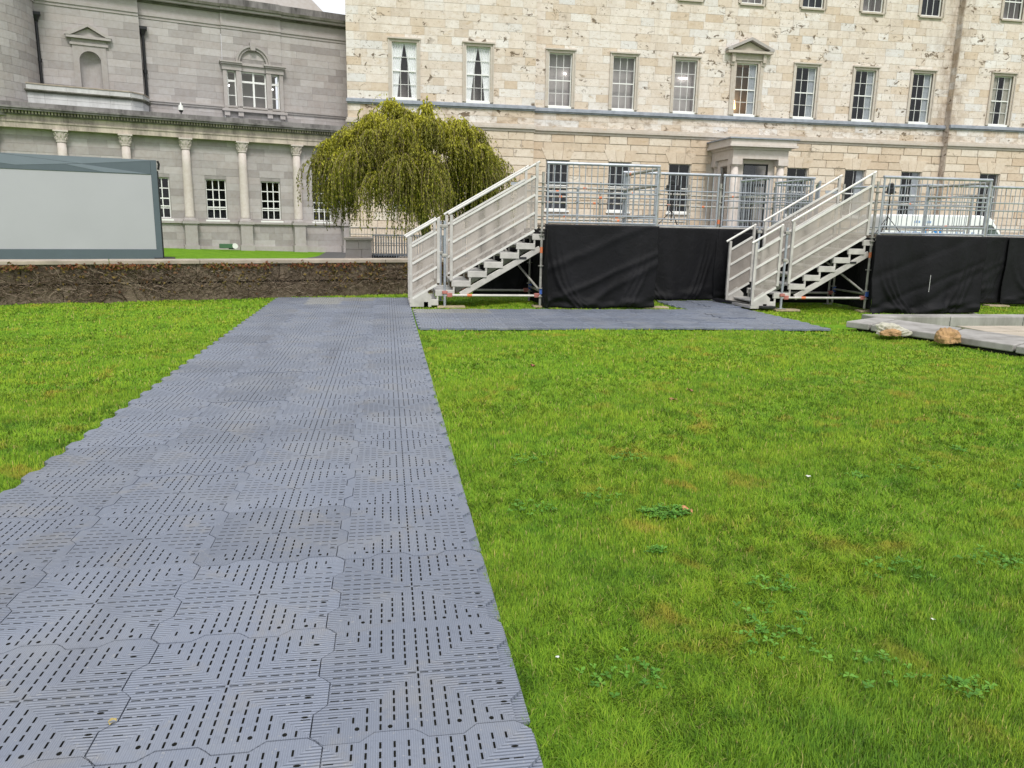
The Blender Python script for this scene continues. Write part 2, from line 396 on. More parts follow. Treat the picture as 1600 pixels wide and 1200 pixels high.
# ---------------------------------------------------------------- interlocking plastic floor tiles
def tile_mesh(name, sx, sy, mats):
    prof = [(0,0),(.03,-1),(.2,-1),(.27,1),(.46,1),(.5,0),(.53,-1),(.7,-1),(.77,1),(.96,1)]
    a, gap, hx, hy = .021, .0021, sx/2, sy/2
    out = [(-hx+t*sx, -hy+d*a) for t, d in prof]
    out += [(hx+d*a, -hy+t*sy) for t, d in prof]
    out += [(hx-t*sx, hy+q*a) for t, q in [(0,0)]+[(1-t, d) for t, d in prof[:0:-1]]]
    out += [(-hx+q*a, hy-t*sy) for t, q in [(0,0)]+[(1-t, d) for t, d in prof[:0:-1]]]
    k = 1-gap/sx*2; out = [(x*k, y*k) for x, y in out]
    P = sx/15; holes = []
    for i in range(-7, 8):
        for j in range(0, 8):
            c = (j+.5)*P
            if c+.36*P > hx-.022: continue
            if c-.36*P > abs(i)*P-.1*P and abs(i)*P < hx-.02:
                for s in (1, -1):
                    u, l = .085*P, .345*P
                    cy = s*c*sy/sx
                    holes.append([(i*P-u, cy-l), (i*P+u, cy-l), (i*P+u, cy+l), (i*P-u, cy+l)])
                    if c-.36*P > abs(i)*P+.3*P or i == 0:
                        u2 = .06*P; yy = i*P*sy/sx
                        holes.append([(s*c-l, yy-u2), (s*c+l, yy-u2), (s*c+l, yy+u2), (s*c-l, yy+u2)])
    def octo(cx, cy, rx, ry): return [(cx+rx*math.cos(R(22.5+45*q)), cy+ry*math.sin(R(22.5+45*q))) for q in range(8)]
    clip = []
    for t in (.17, .33, .67, .83):
        o = .024
        clip.append(octo(-hx+t*sx+.011, -hy+o+.020, .008, .0095)); clip.append(octo(hx-o-.022, -hy+t*sy+.011, .012, .006))
    def clash(c):
        bx = (min(p[0] for p in c)-.004, max(p[0] for p in c)+.004, min(p[1] for p in c)-.004, max(p[1] for p in c)+.004)
        return lambda h: not (max(p[0] for p in h) < bx[0] or min(p[0] for p in h) > bx[1] or max(p[1] for p in h) < bx[2] or min(p[1] for p in h) > bx[3])
    for c in clip:
        t = clash(c); holes = [h for h in holes if not t(h)]
    holes += clip
    bm = bmesh.new(); T = .03
    def ring(pts, z):
        vs = [bm.verts.new((x, y, z)) for x, y in pts]
        return vs, [bm.edges.new((vs[i], vs[(i+1) % len(vs)])) for i in range(len(vs))]
    ov, oe = ring(out, T); es = list(oe); hv = []
    for h in holes:
        v, e = ring(h, T); hv.append(v); es += e
    bmesh.ops.triangle_fill(bm, edges=es, use_beauty=False, use_dissolve=False, normal=(0, 0, 1))
    for f in bm.faces:
        if f.normal.z < 0: f.normal_flip()
    def skirt(v, z, flip):
        lo = [bm.verts.new((q.co.x, q.co.y, z)) for q in v]; n = len(v)
        for i in range(n):
            q = (v[i], lo[i], lo[(i+1) % n], v[(i+1) % n]); bm.faces.new(q if flip else q[::-1])
        return lo
    skirt(ov, .002, True)
    for v in hv:
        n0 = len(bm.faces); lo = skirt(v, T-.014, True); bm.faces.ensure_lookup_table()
        for q in bm.faces[n0:]: q.material_index = 1  # plastic slot walls coloured near-black for shade as well as dirt
        f = bm.faces.new(lo); f.material_index = 1  # slot floor: shade over the ground below is in the colour
        f.normal_update()
        if f.normal.z < 0: f.normal_flip()
    # lower interlocking flange showing outside the teeth on two sides
    for x0, x1, y0, y1 in ((hx-.02, hx+.026, -hy+.03, hy-.03), (-hx+.03, hx-.03, -hy-.026, -hy+.02)):
        r = bmesh.ops.create_cube(bm, size=1)['verts']
        for q in r: q.co = ((x0+x1)/2+q.co.x*(x1-x0), (y0+y1)/2+q.co.y*(y1-y0), .010+q.co.z*.012)
    me = bpy.data.meshes.new(name); bm.to_mesh(me); bm.free()
    for q in mats: me.materials.append(q)
    return me
TM = tile_mesh('tile', .643, .66, (M['tile'], M['soil_shade'])); TP = TM.copy(); TP.materials[0] = M['tilepale']
def lay(root, me, x, y, rot=False, lab=None):
    o = place('tile', me, root)
    o.location = (x-root.location.x, y-root.location.y, .012+rng.normal(0, .0012)+(0 if x < 5 else g1(x, y)))
    o.rotation_euler = (rng.normal(0, .002), rng.normal(0, .002), R(90) if rot else 0)
    if lab: o['label'] = lab
way = thing('tile_walkway', (-.88, 8.4, 0), 'long straight walkway of grey blue plastic tiles running from the foreground to the creeper wall', 'walkway')
for r in range(23):
    for c in range(4):
        y = 2.79-.66*3+.66*(r+.5); x = -2.16+.643*(c+.5)
        pale = (r == 22 and c in (1, 2)) or (r == 21 and c == 1)
        lay(way, TP if pale else TM, x, y, False, 'worn pale tile' if pale else None)
br = thing('tile_walkway', (4, 12.6, 0), 'short side walkway of grey blue plastic tiles leading right to the second staircase', 'walkway')
for r in range(4):
    for c in range(10): lay(br, TP if r == 3 and c in (0, 1) else TM, .455+.66*(c+.5)+.02, 11.36+.643*(r+.5), True, 'worn pale tile' if r == 3 and c in (0, 1) else None)
for r in range(3):
    for c in range(8, 10): lay(br, TM, .455+.66*(c+.5)+.02, 13.932+.643*(r+.5), True)

# ---------------------------------------------------------------- creeper wall
WD = Vector((.948, .318, 0)).normalized(); WA = math.atan2(WD.y, WD.x)
wl = thing('garden_wall', (.5, 17.15, 0), 'low dwarf wall covered in bare brown creeper with pale coping stones', 'wall', rz=WA)
XA, XB = -17., 6.5
b = MB()
rr = random.Random(3)
bm_ = MB().box(XA, XB, .03, .40, -.25, .70); bm_.build('wall_core', M['soil_shade'], wl)
for k, (za, zb) in enumerate(((-.2, .325), (.362, .70))):
    x = XA+(.4 if k else 0)
    while x < XB:
        l = rr.uniform(1.1, 1.9); e = min(XB, x+l)
        MB().box(x+.006, e-.006, -rr.uniform(0, .015), .05, za, zb).build('stone', M['wallstone'], wl); x = e
x = XA
while x < XB:
    e = min(XB, x+rr.uniform(1.5, 2.1)); MB().box(x+.004, e-.004, -.07, .48, .70, .775).build('coping_stone', M['coping'], wl, bevel=.012); x = e
v = MB()
for i in range(1700):
    x = rr.uniform(XA+6, 4.5); z = rr.uniform(-.02, .5); ang = rr.uniform(.2, 2.9); r0 = rr.uniform(.002, .0065)*(1.9 if rr.random() < .05 else 1)
    pts = []; y = -.02
    for k in range(rr.randint(5, 12)):
        pts.append((x, y, z)); x += .075*math.cos(ang); z += .075*math.sin(ang)*.75; ang += rr.gauss(0, .45)
        y = max(-.07, min(-.018, y+rr.gauss(0, .012)))
        if z > .71 or z < -.05: break
    if len(pts) > 2: v.ct = rr.random()**1.4; v.path(pts, [r0*(1-.5*q/len(pts)) for q in range(len(pts))], 3)
for i in range(9000):
    x = rr.uniform(XA+6, 4.5); z = rr.uniform(0, .7); a = rr.uniform(0, 6.3); l = rr.uniform(.02, .07); v.ct = rr.random()**1.2
    y = rr.uniform(-.075, -.015); dx, dz = math.cos(a)*l, math.sin(a)*l*.8; q = rr.uniform(.002, .005)
    v.quad((x, y, z), (x+dx, y-rr.uniform(-.02, .02), z+dz), (x+dx+q, y, z+dz+q), (x+q, y, z+q*1.5))
v.build('creeper_stems', M['vine'], wl, tone=True, kind='stuff')
v = MB()
for i in range(3800):
    x = rr.uniform(XA+6, 4.5); top = rr.random() < (.78 if x < -2.2 else .35)
    if math.sin(x*3.1)+math.sin(x*7.7+1)+rr.gauss(0, .8) < -.3: continue
    z = .665+rr.gauss(0, .028) if top else .68-abs(rr.gauss(0, .25)); z = max(.02, z)
    y = -.03-rr.random()*(.09 if top else .05); s = rr.uniform(.018, .04); a = rr.uniform(0, 6.28); t = rr.uniform(-.6, .6)
    v.ct = rr.random() if top else .5+.5*rr.random(); c, n = math.cos(a)*s, math.sin(a)*s
    v.quad((x-c, y, z-n), (x+n*.6, y+t*s, z-c*.6), (x+c, y-.01, z+n), (x-n*.6, y-t*s, z+c*.6))
v.build('creeper_leaves', M['vleaf'], wl, tone=True, kind='stuff')

# ---------------------------------------------------------------- viewing platforms
def guard(root, p0, p1, z, mid=(.75, .575, .165), h=1.1, sp=.118, mat='galv', rb=.0088):
    """a steel crowd-barrier panel between two points: rails, two end posts and balusters one by one"""
    L = root.location; a = Vector((p0[0], p0[1], z))-L; b = Vector((p1[0], p1[1], z))-L
    mb = MB(); up = Vector((0, 0, 1)); d = (b-a).normalized()
    mb.tube(a+up*h-d*.03, b+up*h+d*.03, .029, 8)
    for q in mid: mb.tube(a+up*q, b+up*q, .0145, 6)
    mb.tube(a+up*.03, b+up*.03, .02, 6)
    for e in (a, b): mb.tube(e+up*.0, e+up*h, .02, 8)
    g = mb.build('guard_panel', M[mat], root, smooth=False)
    n = max(2, round((b-a).length/sp)); me = None
    for i in range(1, n):
        p = a.lerp(b, i/n)
        if me is None: me = MB().tube((0, 0, .03), (0, 0, h), rb, 6).mesh('baluster', M[mat])
        place('baluster', me, g, p)
def post(root, x, y, z0, z1, bands=(), mat='galv', r=.026, rings=()):
    L = root.location; x -= L.x; y -= L.y
    p = MB().tube((x, y, z0), (x, y, z1), r, 10).build('scaffold_post', M[mat], root, smooth=False)
    for q in rings: MB().tube((x, y, q-.008), (x, y, q+.008), r*2.1, 10).build('rosette', M[mat], p)
    for q in bands: MB().tube((x, y, q-.045), (x, y, q+.045), r+.003, 10).build('orange_band', M['orange'], p)
    MB().box(x-.07, x+.07, y-.07, y+.07, z0-.008, z0+.004).build('base_plate', M['galvold'], p)
    return p
def ledger(root, a, b, bands=(), mat='galvold', ends=None, r=.022):
    L = root.location; a = Vector(a)-L; b = Vector(b)-L; d = b-a
    p = MB().tube(a, b, r, 8).build('ledger', M[mat], root)
    for t in bands: MB().tube(a+d*(t-.03/d.length), a+d*(t+.03/d.length), r+.003, 8).build('orange_band', M['orange'], p)
    if ends:
        for e, s in ((a, 1), (b, -1)):
            q = e+d.normalized()*(.05*s); MB().box(q.x-.03, q.x+.03, q.y-.03, q.y+.03, q.z-.03, q.z+.03).build('coupler', M[ends], p, bevel=.008)
    return p
def platform(x0, x1, z, mx0, mx1, label, back=17.7, front=14.4):
    t = thing('viewing_platform', ((x0+x1)/2, 16, 0), label, 'platform')
    L = t.location
    for (a, b, c, d) in ((x0, x1, front+.02, 15.98), (mx0, mx1, 16.0, back)):
        n = max(1, round((b-a)/1.2))
        for i in range(n):
            MB().box(a+(b-a)*i/n+.004-L.x, a+(b-a)*(i+1)/n-.004-L.x, c-L.y, d-L.y, z-.05, z).build('deck_panel', M['deck'], t)
        MB().box(a-L.x, b-L.x, c-.02-L.y, c+.03-L.y, z-.10, z+.012).build('edge_beam', M['alu'], t)
    return t
P1 = platform(2.95, 5.13, 1.575, 5.13, 9.25, 'scaffold viewing platform behind the first staircase with galvanised guard rails', 17.7)
guard(P1, (2.98, 14.4), (5.10, 14.4), 1.59)
guard(P1, (5.70, 16.0), (7.02, 16.0), 1.57); guard(P1, (7.15, 16.0), (9.2, 16.0), 1.57)
guard(P1, (9.2, 16.1), (9.2, 17.65), 1.55); guard(P1, (8.35, 16.35), (8.3, 17.6), 1.56); guard(P1, (9.22, 17.66), (10.1, 17.66), 1.5)
for x in (5.2, 7.0): ledger(P1, (x-2.2, 17.7, 1.57+.75), (x, 17.7, 1.57+.75), (.4,)); ledger(P1, (x-2.2, 17.7, 1.57+.5), (x, 17.7, 1.57+.5), (.3, .8)); ledger(P1, (x-2.2, 17.7, 1.57+.12), (x, 17.7, 1.57+.12), (.25,))
ledger(P1, (7.1, 17.7, 2.3), (9.2, 17.7, 2.3), (.5,)); ledger(P1, (7.1, 17.7, 2.05), (9.2, 17.7, 2.05), (.15,))
for x in (3.0, 4.9, 7.05, 9.2): post(P1, x, 17.7, g1(x, 17.7)+.02, 2.55, mat='galvold', rings=(2.32, 2.07))
for x in (5.1,):                                              # return of the landing: three tubes and a narrow gate panel
    for q in (1.06, .76, .2): ledger(P1, (5.12, 14.45, 1.58+q), (4.97, 15.95, 1.56+q), (.85,) if q > 1 else (), ends='galvold', r=.03)
    post(P1, 5.14, 14.46, g1(5.1, 14.4)+.03, 2.66, mat='galvold', rings=(2.2, 2.55)); post(P1, 4.97, 15.98, .03, 2.62, rings=(2.3,))
    guard(P1, (4.93, 15.99), (5.62, 15.99), 1.57)
post(P1, 7.085, 16.02, .03, 2.5, mat='galvold', rings=(2.1, 2.4), bands=(1.7,))
post(P1, 3.92, 15.9, .03, 2.35, rings=(2.3, 2.05)); ledger(P1, (2.95, 15.9, 2.14), (4.97, 15.9, 2.14), (.3, .72)); ledger(P1, (2.95, 15.9, 2.32), (4.97, 15.9, 2.32), (.55,)); ledger(P1, (2.95, 15.9, 1.75), (4.97, 15.9, 1.75), (.35, .9))
P2 = platform(9.58, 11.95, 1.495, 11.95, 18.0, 'scaffold viewing platform behind the second staircase in front of the white van', 17.7, 14.1)
guard(P2, (9.60, 14.1), (11.92, 14.1), 1.51)
for a, b_ in ((12.0, 13.5), (13.6, 15.4), (15.5, 17.5)): guard(P2, (a, 16.0), (b_, 16.0), 1.5)
guard(P2, (11.9, 15.9), (11.2, 17.6), 1.49, sp=.2)
for q in (1.06, .82, .2): ledger(P2, (11.95, 14.15, 1.5+q), (11.95, 15.95, 1.49+q), (.6,) if q < 1 else (), ends='galvold', r=.026)
post(P2, 11.97, 14.14, g1(12, 14.1)+.03, 2.62, mat='galvold', rings=(2.3, 2.5)); post(P2, 11.97, 15.95, g1(12, 16)+.03, 2.55, rings=(2.3,))
for x in (9.6, 11.9, 14.5): post(P2, x, 17.7, g1(x, 17.7)+.02, 2.5, mat='galvold', rings=(2.25,))
for x in (9.6, 12.1): ledger(P2, (x, 17.7, 2.24), (x+2.3, 17.7, 2.24), (.3,)); ledger(P2, (x, 17.7, 1.62), (x+2.3, 17.7, 1.62), (.55,))
post(P2, 9.52, 15.5, .0, 2.5, mat='galvold', rings=(2.2,)); guard(P2, (9.3, 15.9), (10.1, 17.4), 1.49, mat='galv')

def drape(label, x0, x1, y, z0, z1, amp, seed, diag=0., name='black_drape', sag=0.):
    """black skirt cloth hanging from the deck edge, folds made of summed waves that grow downwards"""
    nx, nz = 90, 46; r = np.random.default_rng(seed); ph = r.uniform(0, 6.28, 8)
    U, V = np.meshgrid(np.linspace(0, 1, nx), np.linspace(0, 1, nz)); X = x0+(x1-x0)*U
    Z = z1+(z0-z1)*V; W = x1-x0; u = U*W
    D = amp*(.35+.65*V)*(np.sin(u*5.1+ph[0]+V*1.3)*.5+np.sin(u*9.3+ph[1]-V*2)*.3+np.sin(u*17+ph[2])*.12*V)
    D += amp*.5*np.exp(-((V-.86-.10*np.sin(U*3.1+ph[3]))/.045)**2)*np.sin(U*3.14)+amp*.35*np.exp(-((V-.93)/.03)**2)*np.sin(u*7+ph[4])
    if diag:
        for (c, s, wd) in ((.55, -.62, .05), (.95, -.62, .035), (1.25, -.8, .05)):
            D += diag*np.exp(-((V-c-s*U)/wd)**2)*(.4+.6*V)
    for k in range(3):
        c = .05+.05*k; D += amp*.55*np.exp(-((U-c-.25*V**3)/.018)**2)*V
        D += amp*.55*np.exp(-((U-1+c+.2*V**2.5)/.02)**2)*V
    Z = Z+sag*V*np.sin(U*3.14)*.0+V*sag*(np.sin(u*2.3+ph[5])*.5+.3*np.sin(u*6+ph[6]))
    X = X+.02*V*np.sin(Z*6+ph[7]); Y = y-.07-D
    vs = np.stack([X.ravel()-(x0+x1)/2, Y.ravel()-y, Z.ravel()], 1).tolist()
    fs = [(j*nx+i, (j+1)*nx+i, (j+1)*nx+i+1, j*nx+i+1) for j in range(nz-1) for i in range(nx-1)]
    me = bpy.data.meshes.new(name); me.from_pydata(vs, [], fs); me.materials.append(M['cloth'])
    me.polygons.foreach_set('use_smooth', [True]*len(me.polygons)); me.update()
    o = place(name, me, None, ((x0+x1)/2, y, 0)); s = o.modifiers.new('thick', 'SOLIDIFY'); s.thickness = .006
    return tag(o, label, 'drape')
drape('black cloth skirt hanging from the first landing, broad with diagonal creases', 2.93, 5.14, 14.38, .03, 1.585, .085, 1, .04, sag=.04)
drape('black cloth skirt set back between the first landing and the second staircase', 5.15, 7.08, 16.0, .03, 1.56, .075, 2)
drape('narrow black cloth skirt directly behind the top of the second staircase', 7.03, 9.6, 16.03, .03, 1.56, .07, 3)
drape('black cloth skirt hanging from the second landing with a small pale tear', 9.50, 11.97, 14.08, -.04, 1.505, .11, 4, -.025, sag=.03)
drape('black cloth skirt right of the second landing, set further back', 11.9, 14.2, 16.0, -.02, 1.495, .07, 5, .02)
drape('black cloth skirt at the right picture edge beyond the fold', 14.12, 17.6, 15.95, -.04, 1.495, .08, 6)
o = MB().box(-.004, .004, 0, .004, .40, .74).build('drape_tear', M['parapet'], None); o.location = (10.72, 13.915, 0)
tag(o, 'thin pale slit in the black cloth skirt of the second landing', 'tear')
o = drape('black cloth hanging in shadow under the first staircase', 1.75, 2.97, 15.8, .12, 1.5, .05, 7)
o = drape('black cloth hanging in shadow under the second staircase', 7.3, 9.65, 15.75, .0, 1.48, .05, 8)
for xx, lab in ((2.965, 'black cloth closing the shaded left side of the first landing'), (9.60, 'black cloth closing the shaded left side of the second landing')):
    o = drape(lab, -.93, .93, 0, .03, 1.5, .04, 9); o.rotation_euler = (0, 0, R(-90)); o.location = (xx+.06, 15.06, 0)

# ---------------------------------------------------------------- staircases
M['rail'] = simple('brushed_rail', (.66,.645,.61), .45, .2, .1, 6)
def stair(x, y, zg, label, W=1.2):
    """aluminium event stairs rising to the right; x is the left foot, y the near side"""
    t = thing('staircase', (x, y, zg), label, 'staircase', 'event staircases up to the platforms')
    run, rise = .303, .1765
    def zt(i): return .123+rise*i
    for i in range(8):
        xa = .10+run*i; z = zt(i)
        MB().box(xa+.08, xa+.42, .05, W-.05, z-.028, z).build('tread', M['tread'], t, bevel=.004)
        e = t.children[-1]
        for s in (.012, W-.062): MB().box(xa+.07, xa+.43, s, s+.05, z-.10, z+.012).build('tread_end', M['alu'], e, bevel=.006)
        for s in (.02, W-.05): MB().box(xa+.40, xa+.43, s, s+.03, z-.1, z+.17).build('bracket', M['alu'], e)
    for s in (.03, W-.09): MB().beam((.95, s+.03, .22), (2.45, s+.03, 1.10), .05, .11).build('stringer', M['alu'], t, bevel=.008)
    MB().box(2.05, 2.19, .022, .028, .90, .94).build('grip_slot', M['black'], t)
    t.children[-1].rotation_euler = (0, 0, 0)
    foot = MB(); foot.prism([(.0, .0), (.40, .0), (.40, .20), (.25, .33), (.0, .16)], 0, .03); foot.prism([(.0, .0), (.40, .0), (.40, .20), (.25, .33), (.0, .16)], W-.03, W)
    foot.box(.26, .34, .0, .05, .0, .09); foot.box(.0, .4, .03, W-.03, 0, .05); foot.build('foot_plate', M['alu'], t)
    for side, s in (('near', 0.), ('far', W-.04)):
        for xa, xb, zlo, zhi in ((.0, .555, .15, 1.21), (.745, 2.375, .54, 1.62)):
            sl = (rise/run)
            n = int((xb-xa-.1)/.0235); iv = MB()
            for k in range(n):
                u = xa+.05+(xb-xa-.1)*(k+.5)/n; zz = zlo+sl*(u-xa-.05)
                iv.box(u-.0076, u+.0076, s+.022, s+.028, zz, zz+zhi-.10-zlo)
            pn = iv.build('side_panel', M['infill'], t, kind='stuff')
            MB().beam((xa+.025, s+.02, zlo-.05 if xa else .06), (xa+.025, s+.02, zhi+.07), .05, .05).build('panel_post', M['alu'], pn)
            MB().beam((xb-.025, s+.02, zlo+sl*(xb-xa)-.03), (xb-.025, s+.02, zhi+sl*(xb-xa)+.09), .05, .05).build('panel_post', M['alu'], pn)
            for f in (0., .335, .668, 1.):
                h = zlo+(zhi-.10-zlo)*f
                MB().beam((xa+.05, s+.015, h), (xb-.05, s+.015, h+sl*(xb-xa-.1)), .034, .038).build('rail', M['rail'], pn)
        MB().tube((-.06, s+.02, 1.27), (.56, s+.02, 1.27+.62*rise/run), .022, 10).build('handrail', M['rail'], t)
        MB().tube((.72, s+.02, 1.70), (2.40, s+.02, 1.70+1.68*rise/run), .022, 10).build('handrail', M['rail'], t)
        if side == 'far':
            MB().box(2.05, 2.35, s+.01, s+.02, 2.30, 2.36).build('rail_plate', M['galv'], t)
    for s in (.02, W-.02):
        p = MB().tube((.65, s, .0), (.65, s, 1.58), .024, 10).build('scaffold_post', M['galv'], t)
        for q in (.27, .95, 1.48): MB().box(.60, .70, s-.04, s+.04, q-.03, q+.03).build('coupler', M['red'] if q < .5 else M['galvold'], p, bevel=.01)
        MB().box(.57, .73, s-.07, s+.07, -.004, .006).build('base_plate', M['galvold'], p)
        p = MB().tube((2.47, s, .0), (2.47, s, 2.50), .025, 10).build('scaffold_post', M['galvold'], t)
        for q in (.2, .36, .78, 1.35, 1.42, 1.95, 2.3): MB().tube((2.47, s, q-.008), (2.47, s, q+.008), .058, 10).build('rosette', M['galvold'], p)
        MB().tube((2.47, s, 1.02), (2.47, s, 1.13), .028, 10).build('orange_band', M['orange'], p)
        MB().box(2.45, 2.55, s-.03, s+.03, .24, .36).build('coupler', M['blue'], p, bevel=.01)
        l = MB().tube((.65, s, .215), (2.47, s, .215), .023, 8).build('ledger', M['alu'], t)
        MB().tube((1.07, s, .215), (1.16, s, .215), .026, 8).build('orange_band', M['orange'], l)
        for q in (.74, 2.40): MB().box(q-.05, q+.05, s-.035, s+.035, .18, .26).build('coupler', M['red'], l, bevel=.01)
    MB().tube((1.9, W-.02, 1.1), (2.45, .03, .32), .022, 8).build('diagonal_brace', M['galvold'], t)
    MB().tube((2.47, .02, .30), (2.47, W-.02, .30), .022, 8).build('ledger', M['galvold'], t)
    return t
stair(.42, 14.4, .03, 'pale aluminium staircase nearest the long walkway with perforated side panels')
stair(7.08, 14.2, .03, 'pale aluminium staircase at the end of the side walkway with open lower step')
for x, y, l in ((1.09, 14.43, 'left post of the first staircase'), (2.92, 14.5, 'right post of the first staircase'), (7.75, 14.24, 'left post of the second staircase'), (9.6, 14.25, 'right post of the second staircase'), (5.1, 14.47, 'corner of the first landing'), (13.9, 15.85, 'cloth skirt far right')):
    o = MB().box(-.16, .36, -.11, .11, 0, .035).build('sole_board', M['timber'], None, bevel=.004); o.location = (x, y, g1(x, y)+.01); o.rotation_euler = (0, 0, random.uniform(-.06, .06))
    tag(o, 'short timber sole board on the grass under the '+l, 'board', 'timber boards under scaffold posts')

o = MB().slab([(-.16, .78), (-.32, .74), (.02, -.86), (.30, -.86), (.26, -.70), (.06, -.66)], 0, .055).build('threshold_strip', M['black'], None, bevel=.012); o.location = (7.26, 14.95, .035)
tag(o, 'black rubber threshold strip between the side walkway and the foot of the second staircase', 'strip')
# ---------------------------------------------------------------- floodlight stands on the platforms
def light_stand(x, y, z, h, label, rz):
    t = thing('tripod_stand', (x, y, z), label, 'stand', 'black tripod stands on the platforms', rz)
    MB().tube((0, 0, .12), (0, 0, h), .014, 8).build('pole', M['black'], t)
    for k in range(3):
        a = k*2.094+.4; MB().tube((0, 0, h*.45), (.32*math.cos(a), .32*math.sin(a), 0), .009, 6).build('leg', M['black'], t)
    MB().tube((-.17, 0, h*.58), (.17, 0, h*.58), .008, 6).build('cross_bar', M['black'], t)
    c = MB().box(-.14, .14, -.07, .07, h-.02, h+.10).build('head', M['black'], t, bevel=.02)
    MB().box(-.05, .05, -.05, .05, h+.10, h+.19).build('knob', M['black'], c, bevel=.015)
    MB().prism([(-.17, h), (-.13, h+.03), (.13, h+.03), (.17, h)], -.1, .1).build('hood', M['black'], c)
light_stand(6.23, 16.6, 1.575, .80, 'black tripod stand with a small head beside the porch, behind the rail', .3)
light_stand(10.2, 14.75, 1.495, .85, 'black tripod stand with a hooded head at the top of the second staircase', .9)
# ---------------------------------------------------------------- the cream mansion (local x = world x, y from the centre plane, z up)
man = thing('mansion', (21.4, 46, -.3), 'cream limestone mansion with sash windows, a rusticated ground floor and a small columned porch', 'building')
MX, MZ = -21.4, .3                                                # world -> local
def mb_build(mb, name, mat, parent=man, **k):
    mb.v = [(x+MX, y, z+MZ) for x, y, z in mb.v] if parent is man else mb.v
    return mb.build(name, mat, parent, **k)
BAY = [1.13, 5.23, 10.05, 13.85, 17.62, 21.45, 25.3, 29.2, 33.1, 38.3, 42.4]
LW, RW = (-2.0, 8.5), (35.0, 45.5)
def yplane(x): return -.5 if x < LW[1] or x > RW[0] else 0.
PW, PH, PZ = 1.36, 2.95, 8.22                                   # piano nobile opening
GW, GH, GZ = 1.36, 2.88, 2.38
TW, TH_, TZ = 1.36, 2.1, 14.45
op_all = {}
for i, x in enumerate(BAY):
    o = [(x-PW/2, x+PW/2, PZ, PZ+PH)]
    if i != 5: o.append((x-GW/2, x+GW/2, GZ, GZ+GH))
    if i >= 2: o.append((x-TW/2, x+TW/2, TZ, TZ+TH_))
    op_all[i] = o
rs = random.Random(11)
sections = [(LW[0], LW[1], -.5, (0, 1)), (LW[1], RW[0], 0., tuple(range(2, 9))), (RW[0], RW[1], -.5, (9, 10))]
up_st, gr_st = [], []
for x0, x1, y, bays in sections:
    ops = [o for i in bays for o in op_all[i]]
    m1 = MB(); wall_mesh(m1, x0, x1, -.3, 17.6, y, ops, .32); mb_build(m1, 'wall', M['mortar'])
    ext = [(a-.16, b+.16, c-.1, d+.17) for a, b, c, d in ops]
    for s in courses(x0, x1, 8.14, 17.2, .425, .62, 1.25, ext, rs)+courses(x0, x1, 7.12, 7.86, .37, .7, 1.3, ext, rs): up_st.append((*s, y))
    ext = [(a-.03, b+.03, c-.18, d+.66) for a, b, c, d in ops if d < 7]
    if 5 in bays: ext.append((19.3, 23.5, -.5, 5.4))
    for s in courses(x0, x1, -.3, 6.72, .468, .95, 1.55, ext, rs): gr_st.append((*s, y))
def lay_stones(st, n, name, mo, mt, jt, pr, key):
    st.sort(key=key); rest = MB()
    for k, (a, b, c, d, y) in enumerate(st):
        p = pr*rs.uniform(.6, 1.15)
        if k < n:
            q = MB().box(a+jt, b-jt, y-p, y+.02, c+jt, d-jt); mb_build(q, name, mo)
        else:
            rest.ct = rs.random(); rest.box(a+jt, b-jt, y-p, y+.02, c+jt, d-jt)
    if rest.v: mb_build(rest, name+'_courses', mt, tone=True, kind='stuff')
vis_key = lambda s: ((s[0]+s[1])/2-12)**2*.6+((s[2]+s[3])/2-10.5)**2*4+(900 if s[3] > 15.6 else 0)-200*(s[1]-s[0])
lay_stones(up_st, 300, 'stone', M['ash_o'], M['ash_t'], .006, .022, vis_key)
lay_stones(gr_st, 300, 'rusticated_stone', M['rus_o'], M['rus_t'], .022, .06, lambda s: ((s[0]+s[1])/2-20)**2*.5+(800 if s[3] < 2 else 0))
# corner returns, string course, mouldings, cornice
for x, y0, y1 in ((LW[0], -.5, 14), (RW[1], -.5, 14)): 
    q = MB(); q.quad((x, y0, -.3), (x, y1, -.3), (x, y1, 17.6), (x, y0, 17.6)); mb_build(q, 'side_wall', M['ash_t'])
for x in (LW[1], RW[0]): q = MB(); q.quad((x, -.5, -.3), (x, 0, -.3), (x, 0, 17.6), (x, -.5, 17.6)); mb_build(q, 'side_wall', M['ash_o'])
q = MB()
st2 = [(-.5, 0, 8.14+.425*k, 8.14+.425*(k+1)) for k in range(21)]
for x in (LW[1], RW[0]):
    for k, (a, b, c, d) in enumerate(st2):
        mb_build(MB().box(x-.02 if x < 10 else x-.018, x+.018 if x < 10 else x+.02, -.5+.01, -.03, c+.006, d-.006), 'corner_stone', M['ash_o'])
for x0, x1, y in [(s[0], s[1], s[2]) for s in sections]:
    mb_build(MB().prism([(0,0)]*0 or [(x0, 7.86), (x1, 7.86), (x1, 7.94), (x0, 7.94)], y-.10, y), 'string_course', M['lead'])
    mb_build(MB().box(x0-.06, x1+.06, y-.19, y, 7.943, 8.07), 'string_course', M['lead']); mb_build(MB().box(x0-.03, x1+.03, y-.13, y, 8.072, 8.137), 'string_course', M['lead'])
    mb_build(MB().box(x0-.04, x1+.04, y-.10, y, 6.72, 6.86), 'band_course', M['dress']); mb_build(MB().box(x0-.1, x1+.1, y-.20, y, 6.863, 6.99), 'band_course', M['dress']); mb_build(MB().box(x0-.05, x1+.05, y-.12, y, 6.993, 7.12), 'band_course', M['dress'])
    mb_build(MB().box(x0-.1, x1+.1, y-.3, y+.2, 17.2, 17.5), 'cornice', M['dress']); mb_build(MB().box(x0-.3, x1+.3, y-.7, y+.2, 17.5, 17.9), 'cornice', M['dress'])
mb_build(MB().box(LW[0], RW[1], .2, 14, 17.6, 18.3), 'roof', M['slate'])

